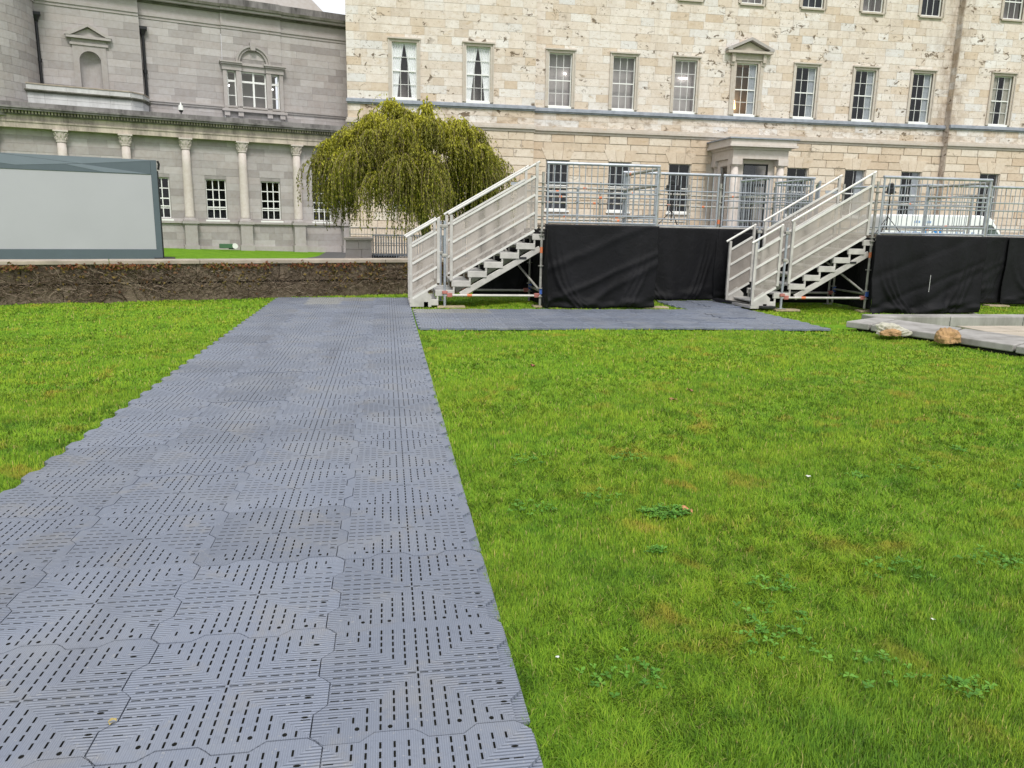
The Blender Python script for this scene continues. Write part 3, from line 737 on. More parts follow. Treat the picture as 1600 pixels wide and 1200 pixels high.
def curtain_mesh(w, h, side, tied):
    """half of a pair of curtains, pleated, gathered towards the jamb below the tie"""
    n, k = 22, 14; vs = []
    for j in range(k+1):
        v = j/k; wd = w*(.5-(.32*v**.8 if tied else 0)) if tied else w*.32
        for i in range(n+1):
            u = i/n; x = -side*(w/2)+side*(wd*u); vs.append((x, .025*math.sin(u*26), h*(1-v)))
    me = bpy.data.meshes.new('curtain'); me.from_pydata(vs, [], [(j*(n+1)+i, j*(n+1)+i+1, (j+1)*(n+1)+i+1, (j+1)*(n+1)+i) for j in range(k) for i in range(n)])
    me.polygons.foreach_set('use_smooth', [True]*len(me.polygons)); return me
_pm = {}
def pane_obj(parent, x, y, z, w, h):
    k = (round(w, 3), round(h, 3))
    if k not in _pm: _pm[k] = MB().quad((-w/2, 0, 0), (w/2, 0, 0), (w/2, 0, h), (-w/2, 0, h)).mesh('pane', M['glass'])
    return place('pane', _pm[k], parent, (x, y, z))
def sash(root, x, y, z, w, h, cols=3, rows=4, room='roomdark', depth=1.5, surround=True, curtains=None, panes=True, sill=True, frame='white', extra=None, bar=.024, fr=.055, name='window'):
    """a window with its architrave at the opening (x centre, y wall plane, z sill): local coordinates of root"""
    q = MB(); a = .17
    if surround:
        for xa, xb, za, zb, p in ((-w/2-a, -w/2, 0, h+a, .055), (w/2, w/2+a, 0, h+a, .055), (-w/2, w/2, h, h+a, .055)):
            q.box(xa, xb, -p, .05, za, zb)
        q.box(-w/2-a-.03, -w/2-a+.04, -.11, .05, 0, h+a+.002); q.box(w/2+a-.04, w/2+a+.03, -.11, .05, 0, h+a+.002); q.box(-w/2-a-.06, w/2+a+.06, -.16, .05, h+a-.03, h+a+.05)
    else:
        q.box(-w/2-.012, -w/2+.02, .02, .30, 0, h); q.box(w/2-.02, w/2+.012, .02, .30, 0, h); q.box(-w/2, w/2, .02, .30, h-.02, h+.012)
    win = q.build(name, M['dress'] if root is man else M['dressgrey'], root, (x, y, z))
    if sill: MB().box(-w/2-.08, w/2+.08, -.12, .16, -.10, -.003).build('sill', M['white'] if sill == 'white' else M['dress'], win)
    ys = .14; f = MB(); s = fr
    f.box(-w/2, -w/2+s, ys-.03, ys+.05, 0, h); f.box(w/2-s, w/2, ys-.03, ys+.05, 0, h)
    f.box(-w/2+s, w/2-s, ys-.03, ys+.05, h-s, h); f.box(-w/2+s, w/2-s, ys-.03, ys+.05, 0, .10); f.box(-w/2+s, w/2-s, ys-.02, ys+.045, h/2-.03, h/2+.03)
    f.build('sash', M[frame], win)
    g = MB(); iw = w-2*s
    for c in range(1, cols): g.box(-iw/2+iw*c/cols-bar/2, -iw/2+iw*c/cols+bar/2, ys-.012, ys+.03, .10, h-s)
    zz = [.10, h/2, h-s]; half = rows//2; levels = []
    for k in range(half): levels.append((.10+(h/2-.03-.10)*k/half, .10+(h/2-.13)*(k+1)/half))
    for k in range(rows-half): levels.append((h/2+.03+(h/2-.03-s)*k/(rows-half), h/2+.03+(h/2-.03-s)*(k+1)/(rows-half)))
    for k in (list(range(1, half))+list(range(half+1, rows))): g.box(-iw/2, iw/2, ys-.012, ys+.03, levels[k][0]-bar/2, levels[k][0]+bar/2)
    if extra: g.box(-iw/2, iw/2, ys-.035, ys+.01, extra-.03, extra+.03)
    g.build('glazing_bars', M[frame], win)
    if panes:
        for lo, hi in levels:
            for c in range(cols): pane_obj(win, -iw/2+iw*(c+.5)/cols, ys+.01, lo, iw/cols-.002, hi-lo-.002)
    else: MB().quad((-iw/2, ys+.01, .1), (iw/2, ys+.01, .1), (iw/2, ys+.01, h-s), (-iw/2, ys+.01, h-s)).build('glazing', M['glass'], win)
    b = MB(); d = depth
    y0 = .24
    b.quad((-w/2, d, -.02), (w/2, d, -.02), (w/2, d, h), (-w/2, d, h)); b.quad((-w/2, y0, 0), (-w/2, d, 0), (-w/2, d, h), (-w/2, y0, h)); b.quad((w/2, y0, 0), (w/2, d, 0), (w/2, d, h), (w/2, y0, h))
    b.quad((-w/2, y0, h), (w/2, y0, h), (w/2, d, h), (-w/2, d, h)); b.quad((-w/2, y0, 0), (w/2, y0, 0), (w/2, d, 0), (-w/2, d, 0)); b.build('room', M[room], win)
    if curtains:
        for sd_ in ((1, -1) if curtains != 'right' else (-1,)):
            me = curtain_mesh(w-.1, h-.05, sd_, curtains == 'tied'); me.materials.append(M[{'tied': 'curtain', 'right': 'curtain3'}.get(curtains, 'curtain2')]); place('curtain', me, win, (0, .195, .03))
    return win
wins = {}
rooms = {0:('roomgrey',1.6,'tied'),1:('roomgrey',1.6,'tied'),2:('roomgrey',.55,None),3:('roomgrey',.55,None),4:('roomgrey',.6,None),5:('roomtan',1.2,'right'),6:('roomdark',1.5,'right'),7:('roomdark',1.5,'right'),8:('roomdark',1.5,'right'),9:('roomdark',1.0,'open'),10:('roomdark',1.,'open')}
for i, x in enumerate(BAY[:10]):
    y = yplane(x); rm, dp, cu = rooms[i]
    wins[i] = sash(man, x+MX, y, PZ+MZ, PW, PH, 3, 4, rm, dp, True, cu, sill=False)
    MB().box(-PW/2, PW/2, -.07, .14, -.08, .035).build('sill', M['white'], wins[i])
    if i != 5:
        gw = sash(man, x+MX, y, GZ+MZ, GW, GH, 3 if i < 4 else 2, 4 if i < 4 else 2, 'roomblack' if i > 3 else 'roomdark', 1.6, False, 'right' if i in (7, 8) else None, sill='white', bar=.014, fr=.035)
    if i >= 4: sash(man, x+MX, y, TZ+MZ, TW, TH_, 3, 2, 'roomgrey' if i % 2 else 'roomdark', 1.2, True, None, panes=False, sill=True)
MB().path([(-.28, .4, 2.02), (-.1, .4, 1.985), (.1, .4, 1.985), (.3, .4, 2.03)], .03, 6).build('strip_light', M['strip'], wins[4])
MB().path([(.3, .4, 1.95), (.42, .4, 1.9)], .045, 6).build('strip_light', M['strip'], wins[2])
q = MB(); q.tube((-.42, .7, .45), (-.42, .7, .95), .17, 12, .10); q.build('lamp_shade', M['lamp'], wins[5]); MB().tube((-.42, .7, .0), (-.42, .7, .45), .03, 8).build('lamp_stand', M['roomtan'], wins[5])
# pedimented surround of the middle window
p = MB(); p.box(-1.02, -.86, -.10, .0, 0, PH+.2); p.box(.86, 1.02, -.10, .0, 0, PH+.2); p.box(-.95, .95, -.12, 0, PH+.2, PH+.5)
for s in (-.98, .98): p.box(s-.10, s+.10, -.26, 0, PH+.02, PH+.5); p.box(s-.12, s+.12, -.16, 0, PH-.14, PH+.02)
p.box(-1.42, 1.42, -.42, 0, PH+.503, PH+.63)
p.prism([(-1.22, PH+.633), (1.22, PH+.633), (0, PH+1.15)], -.14, 0)
pd = p.build('pediment', M['dress'], wins[5])
pd['label'] = 'triangular pediment on brackets over the middle window'
c = MB()
for s in (-1, 1): c.prism([(s*1.46, PH+.633), (s*1.46, PH+.76), (0, PH+1.38), (0, PH+1.22), (s*1.2, PH+.70), (s*1.1, PH+.633)], -.44, 0)
c.build('raking_cornice', M['dressgrey'], wins[5])
# splayed lintel stones over the ground-floor windows
for i, x in enumerate(BAY[:10]):
    if i == 5: continue
    y = yplane(x); z0, z1 = GZ+GH+.01, 5.93
    for k, (a, b, c, d) in enumerate(((-.70, -.25, -1.02, -.33), (-.235, .235, -.315, .315), (.25, .70, .33, 1.02))):
        mb_build(MB().prism([(x+a, z0), (x+b, z0), (x+d, z1), (x+c, z1)], y-.068, y), 'lintel_stone', M['rus_o'])
# porch
PX0, PX1, PY = 19.62, 23.0, -3.0
q = MB(); q.box(PX0, PX1, PY, 0, 5.45, 5.95); mb_build(q, 'porch_beam', M['colstone'])
q = MB(); q.box(PX0-.10, PX1+.10, PY-.1, 0, 5.953, 6.08); q.box(PX0-.38, PX1+.38, PY-.38, 0, 6.083, 6.2); q.box(PX0-.30, PX1+.30, PY-.30, 0, 6.203, 6.50); mb_build(q, 'porch_cornice', M['colstone'])
mb_build(MB().box(PX0-.42, PX1+.42, PY-.42, 0, 6.503, 6.57), 'porch_roof', M['lead'])
for x, y in ((PX0+.28, PY+.28), (PX1-.28, PY+.28), (PX0+.28, -.32), (PX1-.28, -.32)):
    c = MB(); c.path([(x, y, z) for z in (.05, 1.5, 3.2, 5.0)], [.245, .24, .225, .205], 20); co = mb_build(c, 'column', M['colstone'], smooth=True)
    mb_build(MB().tube((x, y, 5.0), (x, y, 5.12), .21, 20, .29), 'capital', M['colstone']); man.children[-1].parent = co
    mb_build(MB().box(x-.31, x+.31, y-.31, y+.31, 5.12, 5.448), 'abacus', M['colstone']); man.children[-1].parent = co
    mb_build(MB().box(x-.33, x+.33, y-.33, y+.33, -.3, .05), 'plinth', M['colstone']); man.children[-1].parent = co
# glazed porch screen
gx0, gx1, gy = 20.55, 22.1, PY+.55
q = MB(); q.box(PX0+.5, gx0, gy, gy+.2, -.3, 5.44); q.box(gx1, PX1-.5, gy, gy+.2, -.3, 5.44); q.box(gx0, gx1, gy, gy+.2, 5.22, 5.44); mb_build(q, 'porch_wall', M['colstone'])
q = MB(); q.box(PX0+.15, PX0+.35, PY+.6, -.6, -.3, 1.2); q.box(PX0+.15, PX0+.35, PY+.6, PY+1.0, 1.2, 5.44); q.box(PX0+.15, PX0+.35, -1.0, -.6, 1.2, 5.44); q.box(PX0+.15, PX0+.35, PY+1.0, -1.0, 5.1, 5.44); mb_build(q, 'porch_wall', M['colstone'])
mb_build(MB().box(PX0+.22, PX0+.25, PY+1.0, -1.0, 1.2, 5.1), 'porch_window', M['glass'])
q = MB(); q.quad((gx0-.3, gy+2.2, -.3), (gx1+.3, gy+2.2, -.3), (gx1+.3, gy+2.2, 5.4), (gx0-.3, gy+2.2, 5.4)); mb_build(q, 'hall', M['roomdark'])
dr = mb_build(MB().box(gx0, gx0+.07, gy+.05, gy+.15, 0, 5.2).box(gx1-.07, gx1, gy+.05, gy+.15, 0, 5.2).box(gx0+.07, gx1-.07, gy+.05, gy+.15, 5.12, 5.2).box(gx0+.07, gx1-.07, gy+.05, gy+.15, 3.95, 4.1).box((gx0+gx1)/2-.05, (gx0+gx1)/2+.05, gy+.05, gy+.15, 0, 3.95), 'door', M['black'])
mb_build(MB().box(gx0+.07, gx1-.07, gy+.09, gy+.1, 0, 5.12), 'glazing', M['glass']); man.children[-1].parent = dr
mb_build(MB().box(gx0+.85, gx0+1.3, gy+.4, gy+.45, 0, 3.9), 'door_curtain', M['curtain2']); man.children[-1].parent = dr
mb_build(MB().box(PX0-.5, PX1+.5, PY-.6, 0, -.3, -.12), 'porch_step', M['colstone'])

# ---------------------------------------------------------------- the grey museum wing (local x along the wall, y into the building)
A = math.atan2(.318, .948)
mus = thing('museum', (-2.0, 45.9, 0), 'grey stone museum wing with a row of columns below and a blank arched niche above', 'building', rz=A)
rs = random.Random(5)
CS = [-16.83, -14.05, -11.28, -8.52, -5.74, -2.9, -.15]
WC = [(a+b)/2 for a, b in zip(CS, CS[1:])]
WW, WH, WZ = 1.04, 2.10, 1.43
ops = [(c-WW/2, c+WW/2, WZ, WZ+WH) for c in WC]
q = MB(); wall_mesh(q, -19, 1.0, -.5, 5.6, .3, ops, .3); q.build('wall', M['gmortar'], mus)
st = [(*s, .3) for s in courses(-19, 1.0, -.35, 5.56, .37, .75, 1.5, [(a-.02, b+.02, c, d) for a, b, c, d in ops], rs)]
vop = [(-5.9, -3.08, 7.46, 9.5)]; nop = [(-13.0, -12.02, 7.6, 9.63)]
upst = []
for x0, x1, y, o in ((-14.9, -10.15, 2.6, nop), (-10.15, -6.1, 3.0, []), (-6.1, -2.92, 2.9, vop), (-2.92, 2.0, 3.0, [])):
    m1 = MB(); wall_mesh(m1, x0, x1, 6.0, 12.5, y, o, .35); m1.build('wall', M['gmortar'], mus)
    upst += [(*s, y) for s in courses(x0, x1, 6.1, 11.62, .36, .7, 1.4, [(a-(.02 if o is not vop else .3), b+(.02 if o is not vop else .3), c-.1, d+(.02 if o is nop else .5)) for a, b, c, d in o], rs)]
    for za, zb, pr, mt in ((7.44, 7.54, .08, 'dressgrey'), (7.543, 7.64, .14, 'dressgrey'), (11.62, 11.76, .05, 'dressgrey'), (11.763, 11.92, .10, 'dressgrey'), (11.923, 12.4, .03, 'dressgrey'), (12.403, 12.5, .16, 'moss_shade'), (12.503, 12.62, .40, 'dressgrey'), (12.623, 12.76, .5, 'moss_shade'), (12.763, 13.2, .05, 'cornice')):
        e0 = 0 if zb > 7.7 and zb < 11 else 0
        MB().box(x0-(pr if x0 < -14 else 0), x1, y-pr, y+.4, za, zb).build('moulding', M[mt], mus)
    for s, e in ((x0, y),): pass
allst = st+upst; allst.sort(key=lambda s: (s[0]+5)**2+(s[2]-7)**2*.5+(200 if s[3] < 0 else 0)); rest = MB()
for k, (a, b, c, d, y) in enumerate(allst):
    p = .012*rs.uniform(.4, 1.3)
    if k < 300: MB().box(a+.005, b-.005, y-p, y+.02, c+.005, d-.005).build('stone', M['gry_o'], mus)
    else: rest.ct = rs.random(); rest.box(a+.005, b-.005, y-p, y+.02, c+.005, d-.005)
rest.build('stone_courses', M['gry_t'], mus, tone=True, kind='stuff')
for x, y in ((-10.15, 2.6), ): MB().box(x-.02, x+.012, y-.01, 3.02, 6.1, 11.62).build('corner_stone', M['gry_o'], mus)
# columns on pedestals
for c in CS:
    q = MB(); q.path([(c, .12, z) for z in (1.52, 1.6, 3.0, 4.2, 4.98)], [.25, .232, .228, .21, .195], 20)
    col_ = q.build('column', M['colstone'], mus, smooth=True)
    k = MB(); k.tube((c, .12, 1.42), (c, .12, 1.53), .32, 16, .27); k.box(c-.34, c+.34, -.22, .3, 1.36, 1.43); k.build('base', M['dressgrey'], col_)
    k = MB(); k.tube((c, .12, 4.96), (c, .12, 5.03), .23, 16)
    k.tube((c, .12, 5.03), (c, .12, 5.42), .20, 16, .29); k.box(c-.32, c+.32, -.2, .3, 5.43, 5.50)
    for ring_, zz, n_, rr_ in ((0, 5.04, 10, .235), (1, 5.2, 10, .265)):
        for j in range(n_):
            t = 2*math.pi*(j+.5*ring_)/n_; cx_, cy_ = c+rr_*math.cos(t), .12+rr_*math.sin(t)
            k.add([(cx_-.045*math.sin(t), cy_+.045*math.cos(t), zz), (cx_+.045*math.sin(t), cy_-.045*math.cos(t), zz), (c+(rr_+.07)*math.cos(t), .12+(rr_+.07)*math.sin(t), zz+.16), (c+(rr_-.03)*math.cos(t), .12+(rr_-.03)*math.sin(t), zz+.18)], [(0, 1, 2), (0, 2, 3), (1, 3, 2)])
    for j in range(4):
        t = math.pi/4+j*math.pi/2; k.tube((c+.30*math.cos(t)-.03, .12+.30*math.sin(t), 5.36), (c+.30*math.cos(t)+.03, .12+.30*math.sin(t), 5.36), .06, 8)
    k.build('capital', M['colstone'], col_)
    k = MB(); k.box(c-.30, c+.30, -.2, .3, -.5, 1.22); k.box(c-.36, c+.36, -.26, .3, -.5, .12); k.build('pedestal', M['dressgrey'], col_)
    MB().box(c-.40, c+.40, -.28, .3, 1.223, 1.355).build('pedestal_cap', M['dressgrey'], col_)
MB().box(-19, 1, .17, .3, 1.235, 1.35).build('sill_band', M['dressgrey'], mus)
MB().box(-19, 1, .22, .3, -.5, .05).build('base_course', M['dressgrey'], mus)
for x in np.arange(-19, 1.0, 2.78):
    MB().box(x+.003, min(x+2.777, 1), -.12, .3, 5.505, 5.75).build('architrave_block', M['entab'], mus); MB().box(x+.003, min(x+2.777, 1), -.16, .3, 5.753, 5.84).build('architrave_block', M['entab'], mus); MB().box(x+.003, min(x+2.777, 1), -.10, .3, 5.843, 6.08).build('frieze_block', M['entab'], mus)
MB().box(-19, 1, -.22, .3, 6.083, 6.13).build('moulding', M['cornice'], mus)
q = MB()
for i in range(150): x = -19+i*.133; q.box(x, x+.075, -.32, -.1, 6.133, 6.25)
q.build('dentils', M['entab'], mus, kind='stuff')
q = MB(); q.box(-19, 1, -.10, .3, 6.131, 6.252); q.box(-19, 1, -.50, .3, 6.255, 6.34); q.box(-19, 1, -.56, .3, 6.343, 6.42); q.prism([(-19, 6.423), (1, 6.423), (1, 6.62), (-19, 6.62)], -.40, .3); q.build('cornice', M['cornice'], mus)
MB().box(-19, 1, .3, 3.0, 6.3, 6.5).build('roof', M['lead'], mus)
for i, c in enumerate(WC):
    sash(mus, c, .3, WZ, WW, WH, 3, 4, 'roomblack' if i != 3 else 'roomdark', 1.4, False, None, sill='white', extra=.66, bar=.045, fr=.06)
# arched three-light window
vc = -4.5
vw = MB().box(-1.75, 1.75, -.26, .1, -.16, -.025)
vwo = vw.build('window', M['dressgrey'], mus, (vc, 2.9, 7.5))
e = MB()
for xa, xb in ((-1.66, -.64), (.66, 1.64)): e.box(xa, xb, -.18, .1, 2.003, 2.28); e.box(xa-.06, xb+.02 if xa < 0 else xb+.06, -.30, .1, 2.283, 2.36); e.box(xa-.12, xb+.02 if xa < 0 else xb+.12, -.36, .1, 2.363, 2.44)
e.box(-.64, .66, -.08, .1, 2.003, 2.28); e.box(-.62, .64, -.18, .1, 2.283, 2.42); e.build('entablature', M['dressgrey'], vwo)
def arch(r0, r1, y0, y1, z, n=22):
    m_ = MB(); 
    for i in range(n):
        a, b = math.pi*i/n, math.pi*(i+1)/n
        m_.prism([(r0*math.cos(a), z+r0*math.sin(a)), (r1*math.cos(a), z+r1*math.sin(a)), (r1*math.cos(b), z+r1*math.sin(b)), (r0*math.cos(b), z+r0*math.sin(b))], y0, y1)
    return m_
a_ = arch(.70, .82, -.16, .05, 2.44); b_ = arch(.823, .93, -.24, .05, 2.44); a_.add(b_.v, b_.f); a_.prism([(-.12, 3.10), (.12, 3.10), (.17, 3.50), (-.17, 3.50)], -.30, .05); a_.build('arch', M['dressgrey'], vwo)
for xa, xb, yy in ((-1.62, -1.42, -.12), (1.40, 1.60, -.12), (-.93, -.66, -.14), (.68, .95, -.14)): MB().box(xa, xb, yy, .1, -.02, 2.0).build('pilaster', M['dressgrey'], vwo)
q = MB()
for x in (-1.5, -.78, .8, 1.5): q.box(x-.14, x+.14, -.20, .1, -.40, -.163)
q.build('corbel', M['dressgrey'], vwo, kind='stuff')
for xa, xb, n in ((-1.40, -.93, 1), (-.66, .68, 2), (.95, 1.40, 1)):
    f = MB(); s = .06; y0, y1 = .10, .2
    f.box(xa, xa+s, y0, y1, 0, 2.0); f.box(xb-s, xb, y0, y1, 0, 2.0); f.box(xa, xb, y0-.01, y1, 0, .09); f.box(xa, xb, y0-.01, y1, 1.42, 1.52); f.box(xa, xb, y0, y1, 1.93, 2.0)
    if n == 2: f.box((xa+xb)/2-.05, (xa+xb)/2+.05, y0-.02, y1, 0, 2.0)
    f.box(xa, xb, y0+.02, y1-.02, .69, .73); f.build('light_frame', M['white'], vwo)
    for k in range(n):
        for lo, hi in ((.09, .69), (.73, 1.42), (1.52, 1.93)):
            w_ = (xb-xa-.12)/n; pane_obj(vwo, xa+.06+w_*(k+.5), y0+.06, lo, w_-.01, hi-lo)
q = MB(); q.quad((-1.42, 1.2, 0), (1.42, 1.2, 0), (1.42, 1.2, 2), (-1.42, 1.2, 2)); q.quad((-1.42, .25, 2), (1.42, .25, 2), (1.42, 1.2, 2), (-1.42, 1.2, 2)); q.quad((-1.42, .25, 0), (1.42, .25, 0), (1.42, 1.2, 0), (-1.42, 1.2, 0)); q.build('room', M['roomgrey'], vwo)
for x in (-1.25, 1.12): MB().tube((x, .6, 1.25), (x, .6, 1.32), .05, 8).build('ceiling_lamp', M['strip'], vwo)
# niche with pediment
nc = -12.5; nw = MB(); nw.box(-.76, -.49, -.07, .1, -.4, 2.0); nw.box(.48, .75, -.07, .1, -.4, 2.0)
for i in range(16):
    a, b = math.pi*i/16, math.pi*(i+1)/16; r = .49
    nw.add([(r*math.cos(a), -.07, 1.26+r*math.sin(a)), (r*math.cos(a), -.07, 2.0), (r*math.cos(b), -.07, 2.0), (r*math.cos(b), -.07, 1.26+r*math.sin(b)), (r*math.cos(a), .1, 1.26+r*math.sin(a)), (r*math.cos(b), .1, 1.26+r*math.sin(b))], [(0, 1, 2, 3), (0, 3, 5, 4)])
nwo = nw.build('niche', M['dressgrey'], mus, (nc, 2.6, 7.9))
q = MB(); q.box(-.86, .86, -.12, .05, 2.003, 2.12); q.box(-.78, .78, -.06, .05, 2.123, 2.3); q.box(-1.0, 1.0, -.26, .05, 2.303, 2.42); q.prism([(-.8, 2.42), (.8, 2.42), (0, 2.82)], -.08, .05)
for s in (-1, 1): q.prism([(s*1.04, 2.423), (s*1.04, 2.50), (0, 3.02), (0, 2.87), (s*.80, 2.423)], -.28, .05)
q.build('pediment', M['dressgrey'], nwo)
q = MB(); n = 12
for j in range(n):
    a, b = math.pi*j/n, math.pi*(j+1)/n; r = .49
    q.quad((r*math.cos(a), .02+.4*math.sin(a), -.5), (r*math.cos(b), .02+.4*math.sin(b), -.5), (r*math.cos(b), .02+.4*math.sin(b), 1.26), (r*math.cos(a), .02+.4*math.sin(a), 1.26))
    for k in range(6):
        e0, e1 = math.pi/2*k/6, math.pi/2*(k+1)/6
        f_ = lambda t, e: (r*math.cos(t)*math.cos(e), .02+.4*math.sin(t)*math.cos(e), 1.26+r*math.sin(e))
        q.quad(f_(a, e0), f_(b, e0), f_(b, e1), f_(a, e1))
q.build('niche_bowl', M['gry_o'], nwo, smooth=True)
# curved bow at the far left
q = MB(); cx_, cy_, r_ = -18.75, 2.9, 4.0
def bow(r, z0, z1, name, mat, r2=None):
    m_ = MB(); n = 40
    for i in range(n):
        a, b = math.pi*2*i/n, math.pi*2*(i+1)/n
        m_.quad((cx_+r*math.cos(a), cy_-r*math.sin(a), z0), (cx_+r*math.cos(b), cy_-r*math.sin(b), z0), (cx_+r*math.cos(b), cy_-r*math.sin(b), z1), (cx_+r*math.cos(a), cy_-r*math.sin(a), z1))
    if r2:
        for z in (z0, z1):
            for i in range(n):
                a, b = math.pi*2*i/n, math.pi*2*(i+1)/n
                m_.quad((cx_+r*math.cos(a), cy_-r*math.sin(a), z), (cx_+r*math.cos(b), cy_-r*math.sin(b), z), (cx_+r2*math.cos(b), cy_-r2*math.sin(b), z), (cx_+r2*math.cos(a), cy_-r2*math.sin(a), z))
    return m_.build(name, M[mat], mus)
bow(3.98, 6, 12.6, 'bow_wall', 'gmortar')
rest = MB()
for k in range(15):
    for i in range(26):
        a0 = (i+.5*(k % 2))*math.pi*2/26; a1 = a0+math.pi*2/26-.0025; z0, z1 = 6.1+k*.368+.005, 6.1+(k+1)*.368-.005; rest.ct = rs.random()
        if not (-.1 < a0 < 2.2): continue
        P_ = [(cx_+4.0*math.cos(a0+(a1-a0)*t/3), cy_-4.0*math.sin(a0+(a1-a0)*t/3)) for t in range(4)]
        for u, v in zip(P_, P_[1:]): rest.quad((*u, z0), (*v, z0), (*v, z1), (*u, z1))
rest.build('bow_stones', M['gry_t'], mus, tone=True, kind='stuff')
for z0, z1, p_, mt in ((11.62, 11.76, .05, 'dressgrey'), (11.763, 11.92, .10, 'dressgrey'), (11.923, 12.4, .03, 'dressgrey'), (12.403, 12.5, .16, 'moss_shade'), (12.503, 12.62, .40, 'dressgrey'), (12.623, 12.76, .5, 'moss_shade')): bow(4.0+p_, z0, z1, 'bow_moulding', mt, 3.8)
# low bow parapet on the wing roof
pts = [(-22, -.4), (-18.6, .3), (-16.6, .72), (-14.6, .98), (-12.7, 1.0), (-10.85, 1.0), (-10.3, 1.5), (-9.95, 2.6)]
for (a, b), (c, d) in zip(pts, pts[1:]):
    L_ = math.hypot(c-a, d-b); n = max(1, round(L_/.9)); ux, uy = (c-a)/L_, (d-b)/L_
    for k in range(n):
        s0, s1 = L_*k/n+.004, L_*(k+1)/n-.004
        def seg(z0, z1, pr, th): 
            return MB().slab([(a+ux*s0+uy*pr, b+uy*s0-ux*pr), (a+ux*s1+uy*pr, b+uy*s1-ux*pr), (a+ux*s1-uy*th, b+uy*s1+ux*th), (a+ux*s0-uy*th, b+uy*s0+ux*th)], z0, z1)
        seg(6.45, 7.0, 0, .3).build('parapet_block', M['parapet'], mus); seg(7.003, 7.25, .01, .3).build('parapet_block', M['parapet'], mus)
        seg(7.253, 7.32, .10, .3).build('parapet_moulding', M['moss_shade'], mus); seg(7.323, 7.38, .17, .3).build('parapet_moulding', M['moss_shade'], mus)
        seg(7.383, 7.62, .04, .3).build('parapet_block', M['parapet'], mus); seg(7.623, 7.68, .07, .3).build('parapet_cap', M['coping'], mus)
for x, y, z0 in ((-14.72, 2.45, 7.0), (-9.98, 2.85, 6.6)):
    pp = MB().tube((x, y, z0), (x, y, 10.8), .075, 10).build('drainpipe', M['castiron'], mus)
    k = MB(); k.tube((x, y, 10.75), (x, y, 11.05), .09, 10, .20); k.box(x-.22, x+.22, y-.18, y+.14, 11.05, 11.18); k.build('hopper', M['castiron'], pp)
    for z in (8.9, 7.3): MB().tube((x, y, z), (x, y, z+.16), .11, 10).build('collar', M['castiron'], pp)
    if x > -12: MB().tube((x-.17, y+.05, z0), (x-.17, y+.05, 10.9), .035, 8).build('thin_pipe', M['lead'], pp)
# hipped slate roof and finial
q = MB(); q.add([(-15, 3.2, 13.2), (-.35, 3.2, 13.2), (-.35, 12, 13.2), (-15, 12, 13.2), (-13, 6.5, 15.2), (-2.6, 6.5, 15.2)], [(0, 1, 5, 4), (1, 2, 5), (2, 3, 4, 5), (3, 0, 4)]); q.build('roof', M['slate'], mus)
q = MB(); q.add([(-15, 3.06, 13.2), (-.4, 3.06, 13.2), (-1.15, 3.6, 14.1), (-15, 3.6, 14.1), (-.4, 5, 13.2), (-1.15, 4.5, 14.1)], [(0, 1, 2, 3), (1, 4, 5, 2), (3, 2, 5)]); q.build('attic_wall', M['dressgrey'], mus)
q = MB(); q.box(-15, -1.35, 3.4, 4.5, 14.05, 14.25); q.build('attic_cap', M['cornice'], mus); MB().tube((-1.3, 3.7, 13.9), (-1.3, 3.7, 14.6), .14, 10, .05).build('finial', M['castiron'], mus)
cv = thing('security_camera', Vector((-2.0, 45.9, 0))+Matrix.Rotation(A, 3, 'Z') @ Vector((-8.62, .1, 6.62)), 'white dome security camera on the sooty cornice of the grey wing', 'camera')
MB().tube((0, 0, 0), (0, 0, .14), .03, 8).build('stand', M['castiron'], cv); MB().tube((0, 0, .14), (0, 0, .24), .07, 12, .12).build('dome', M['black'], cv); MB().tube((0, 0, .24), (0, 0, .46), .13, 14, .11).build('housing', M['white'], cv); MB().tube((0, 0, .46), (0, 0, .62), .06, 10, .02).build('cap', M['white'], cv)
# ---------------------------------------------------------------- large display screen beyond the wall
sc_ = thing('display_screen', (-8.3, 31, 0), 'large blank pale display screen in a slate grey frame behind the creeper wall', 'screen', rz=WA)
MB().box(-8.2, 0, 0, .34, .0, 3.58).build('cabinet', M['black'], sc_)
MB().box(-8.2, -.0, -.05, -.002, 0, .36).build('frame_bottom', M['frame'], sc_, bevel=.008)
MB().box(-.20, 0, -.05, -.002, .363, 3.58).build('frame_side', M['frame'], sc_, bevel=.008)
MB().box(-8.2, -.203, -.05, -.002, 3.06, 3.58).build('frame_header', M['frame'], sc_, bevel=.008)
MB().box(-8.2, -.203, -.03, -.003, .363, 3.057).build('panel', M['screen'], sc_)
for poly in (((-.04, 3.57), (-2.4, 3.34), (-4.9, 3.57)), ((-2.45, 3.33), (-.25, 3.08), (-1.7, 3.08), (-2.9, 3.29)), ((-5.0, 3.57), (-2.5, 3.34), (-4.4, 3.2), (-6.2, 3.4))):
    MB().prism(list(poly)[::-1], -.056, -.051).build('header_facet', M['facet'], sc_)
MB().box(-.02, .05, .0, .34, 0, 3.2).build('side_cover', M['black'], sc_); MB().box(-.3, .42, -.1, .5, .0, .05).build('foot', M['black'], sc_)
MB().path([(.06, .1, 3.25), (.09, .08, 3.45), (.05, .08, 3.56)], .04, 6).build('cable', M['black'], sc_)
# little floodlight at the foot of the columns
fl = thing('floodlight', (-8.05, 42.7, -.06), 'small green floodlight with a white lens on the grass by the columns', 'floodlight', rz=.3)
MB().box(-.55, .1, -.1, .1, .05, .28).build('housing', M['green'], fl, bevel=.02); MB().tube((.22, -.1, .17), (.22, .06, .17), .14, 14).build('lens', M['white'], fl); MB().box(-.1, .2, -.08, .08, 0, .06).build('foot', M['black'], fl)

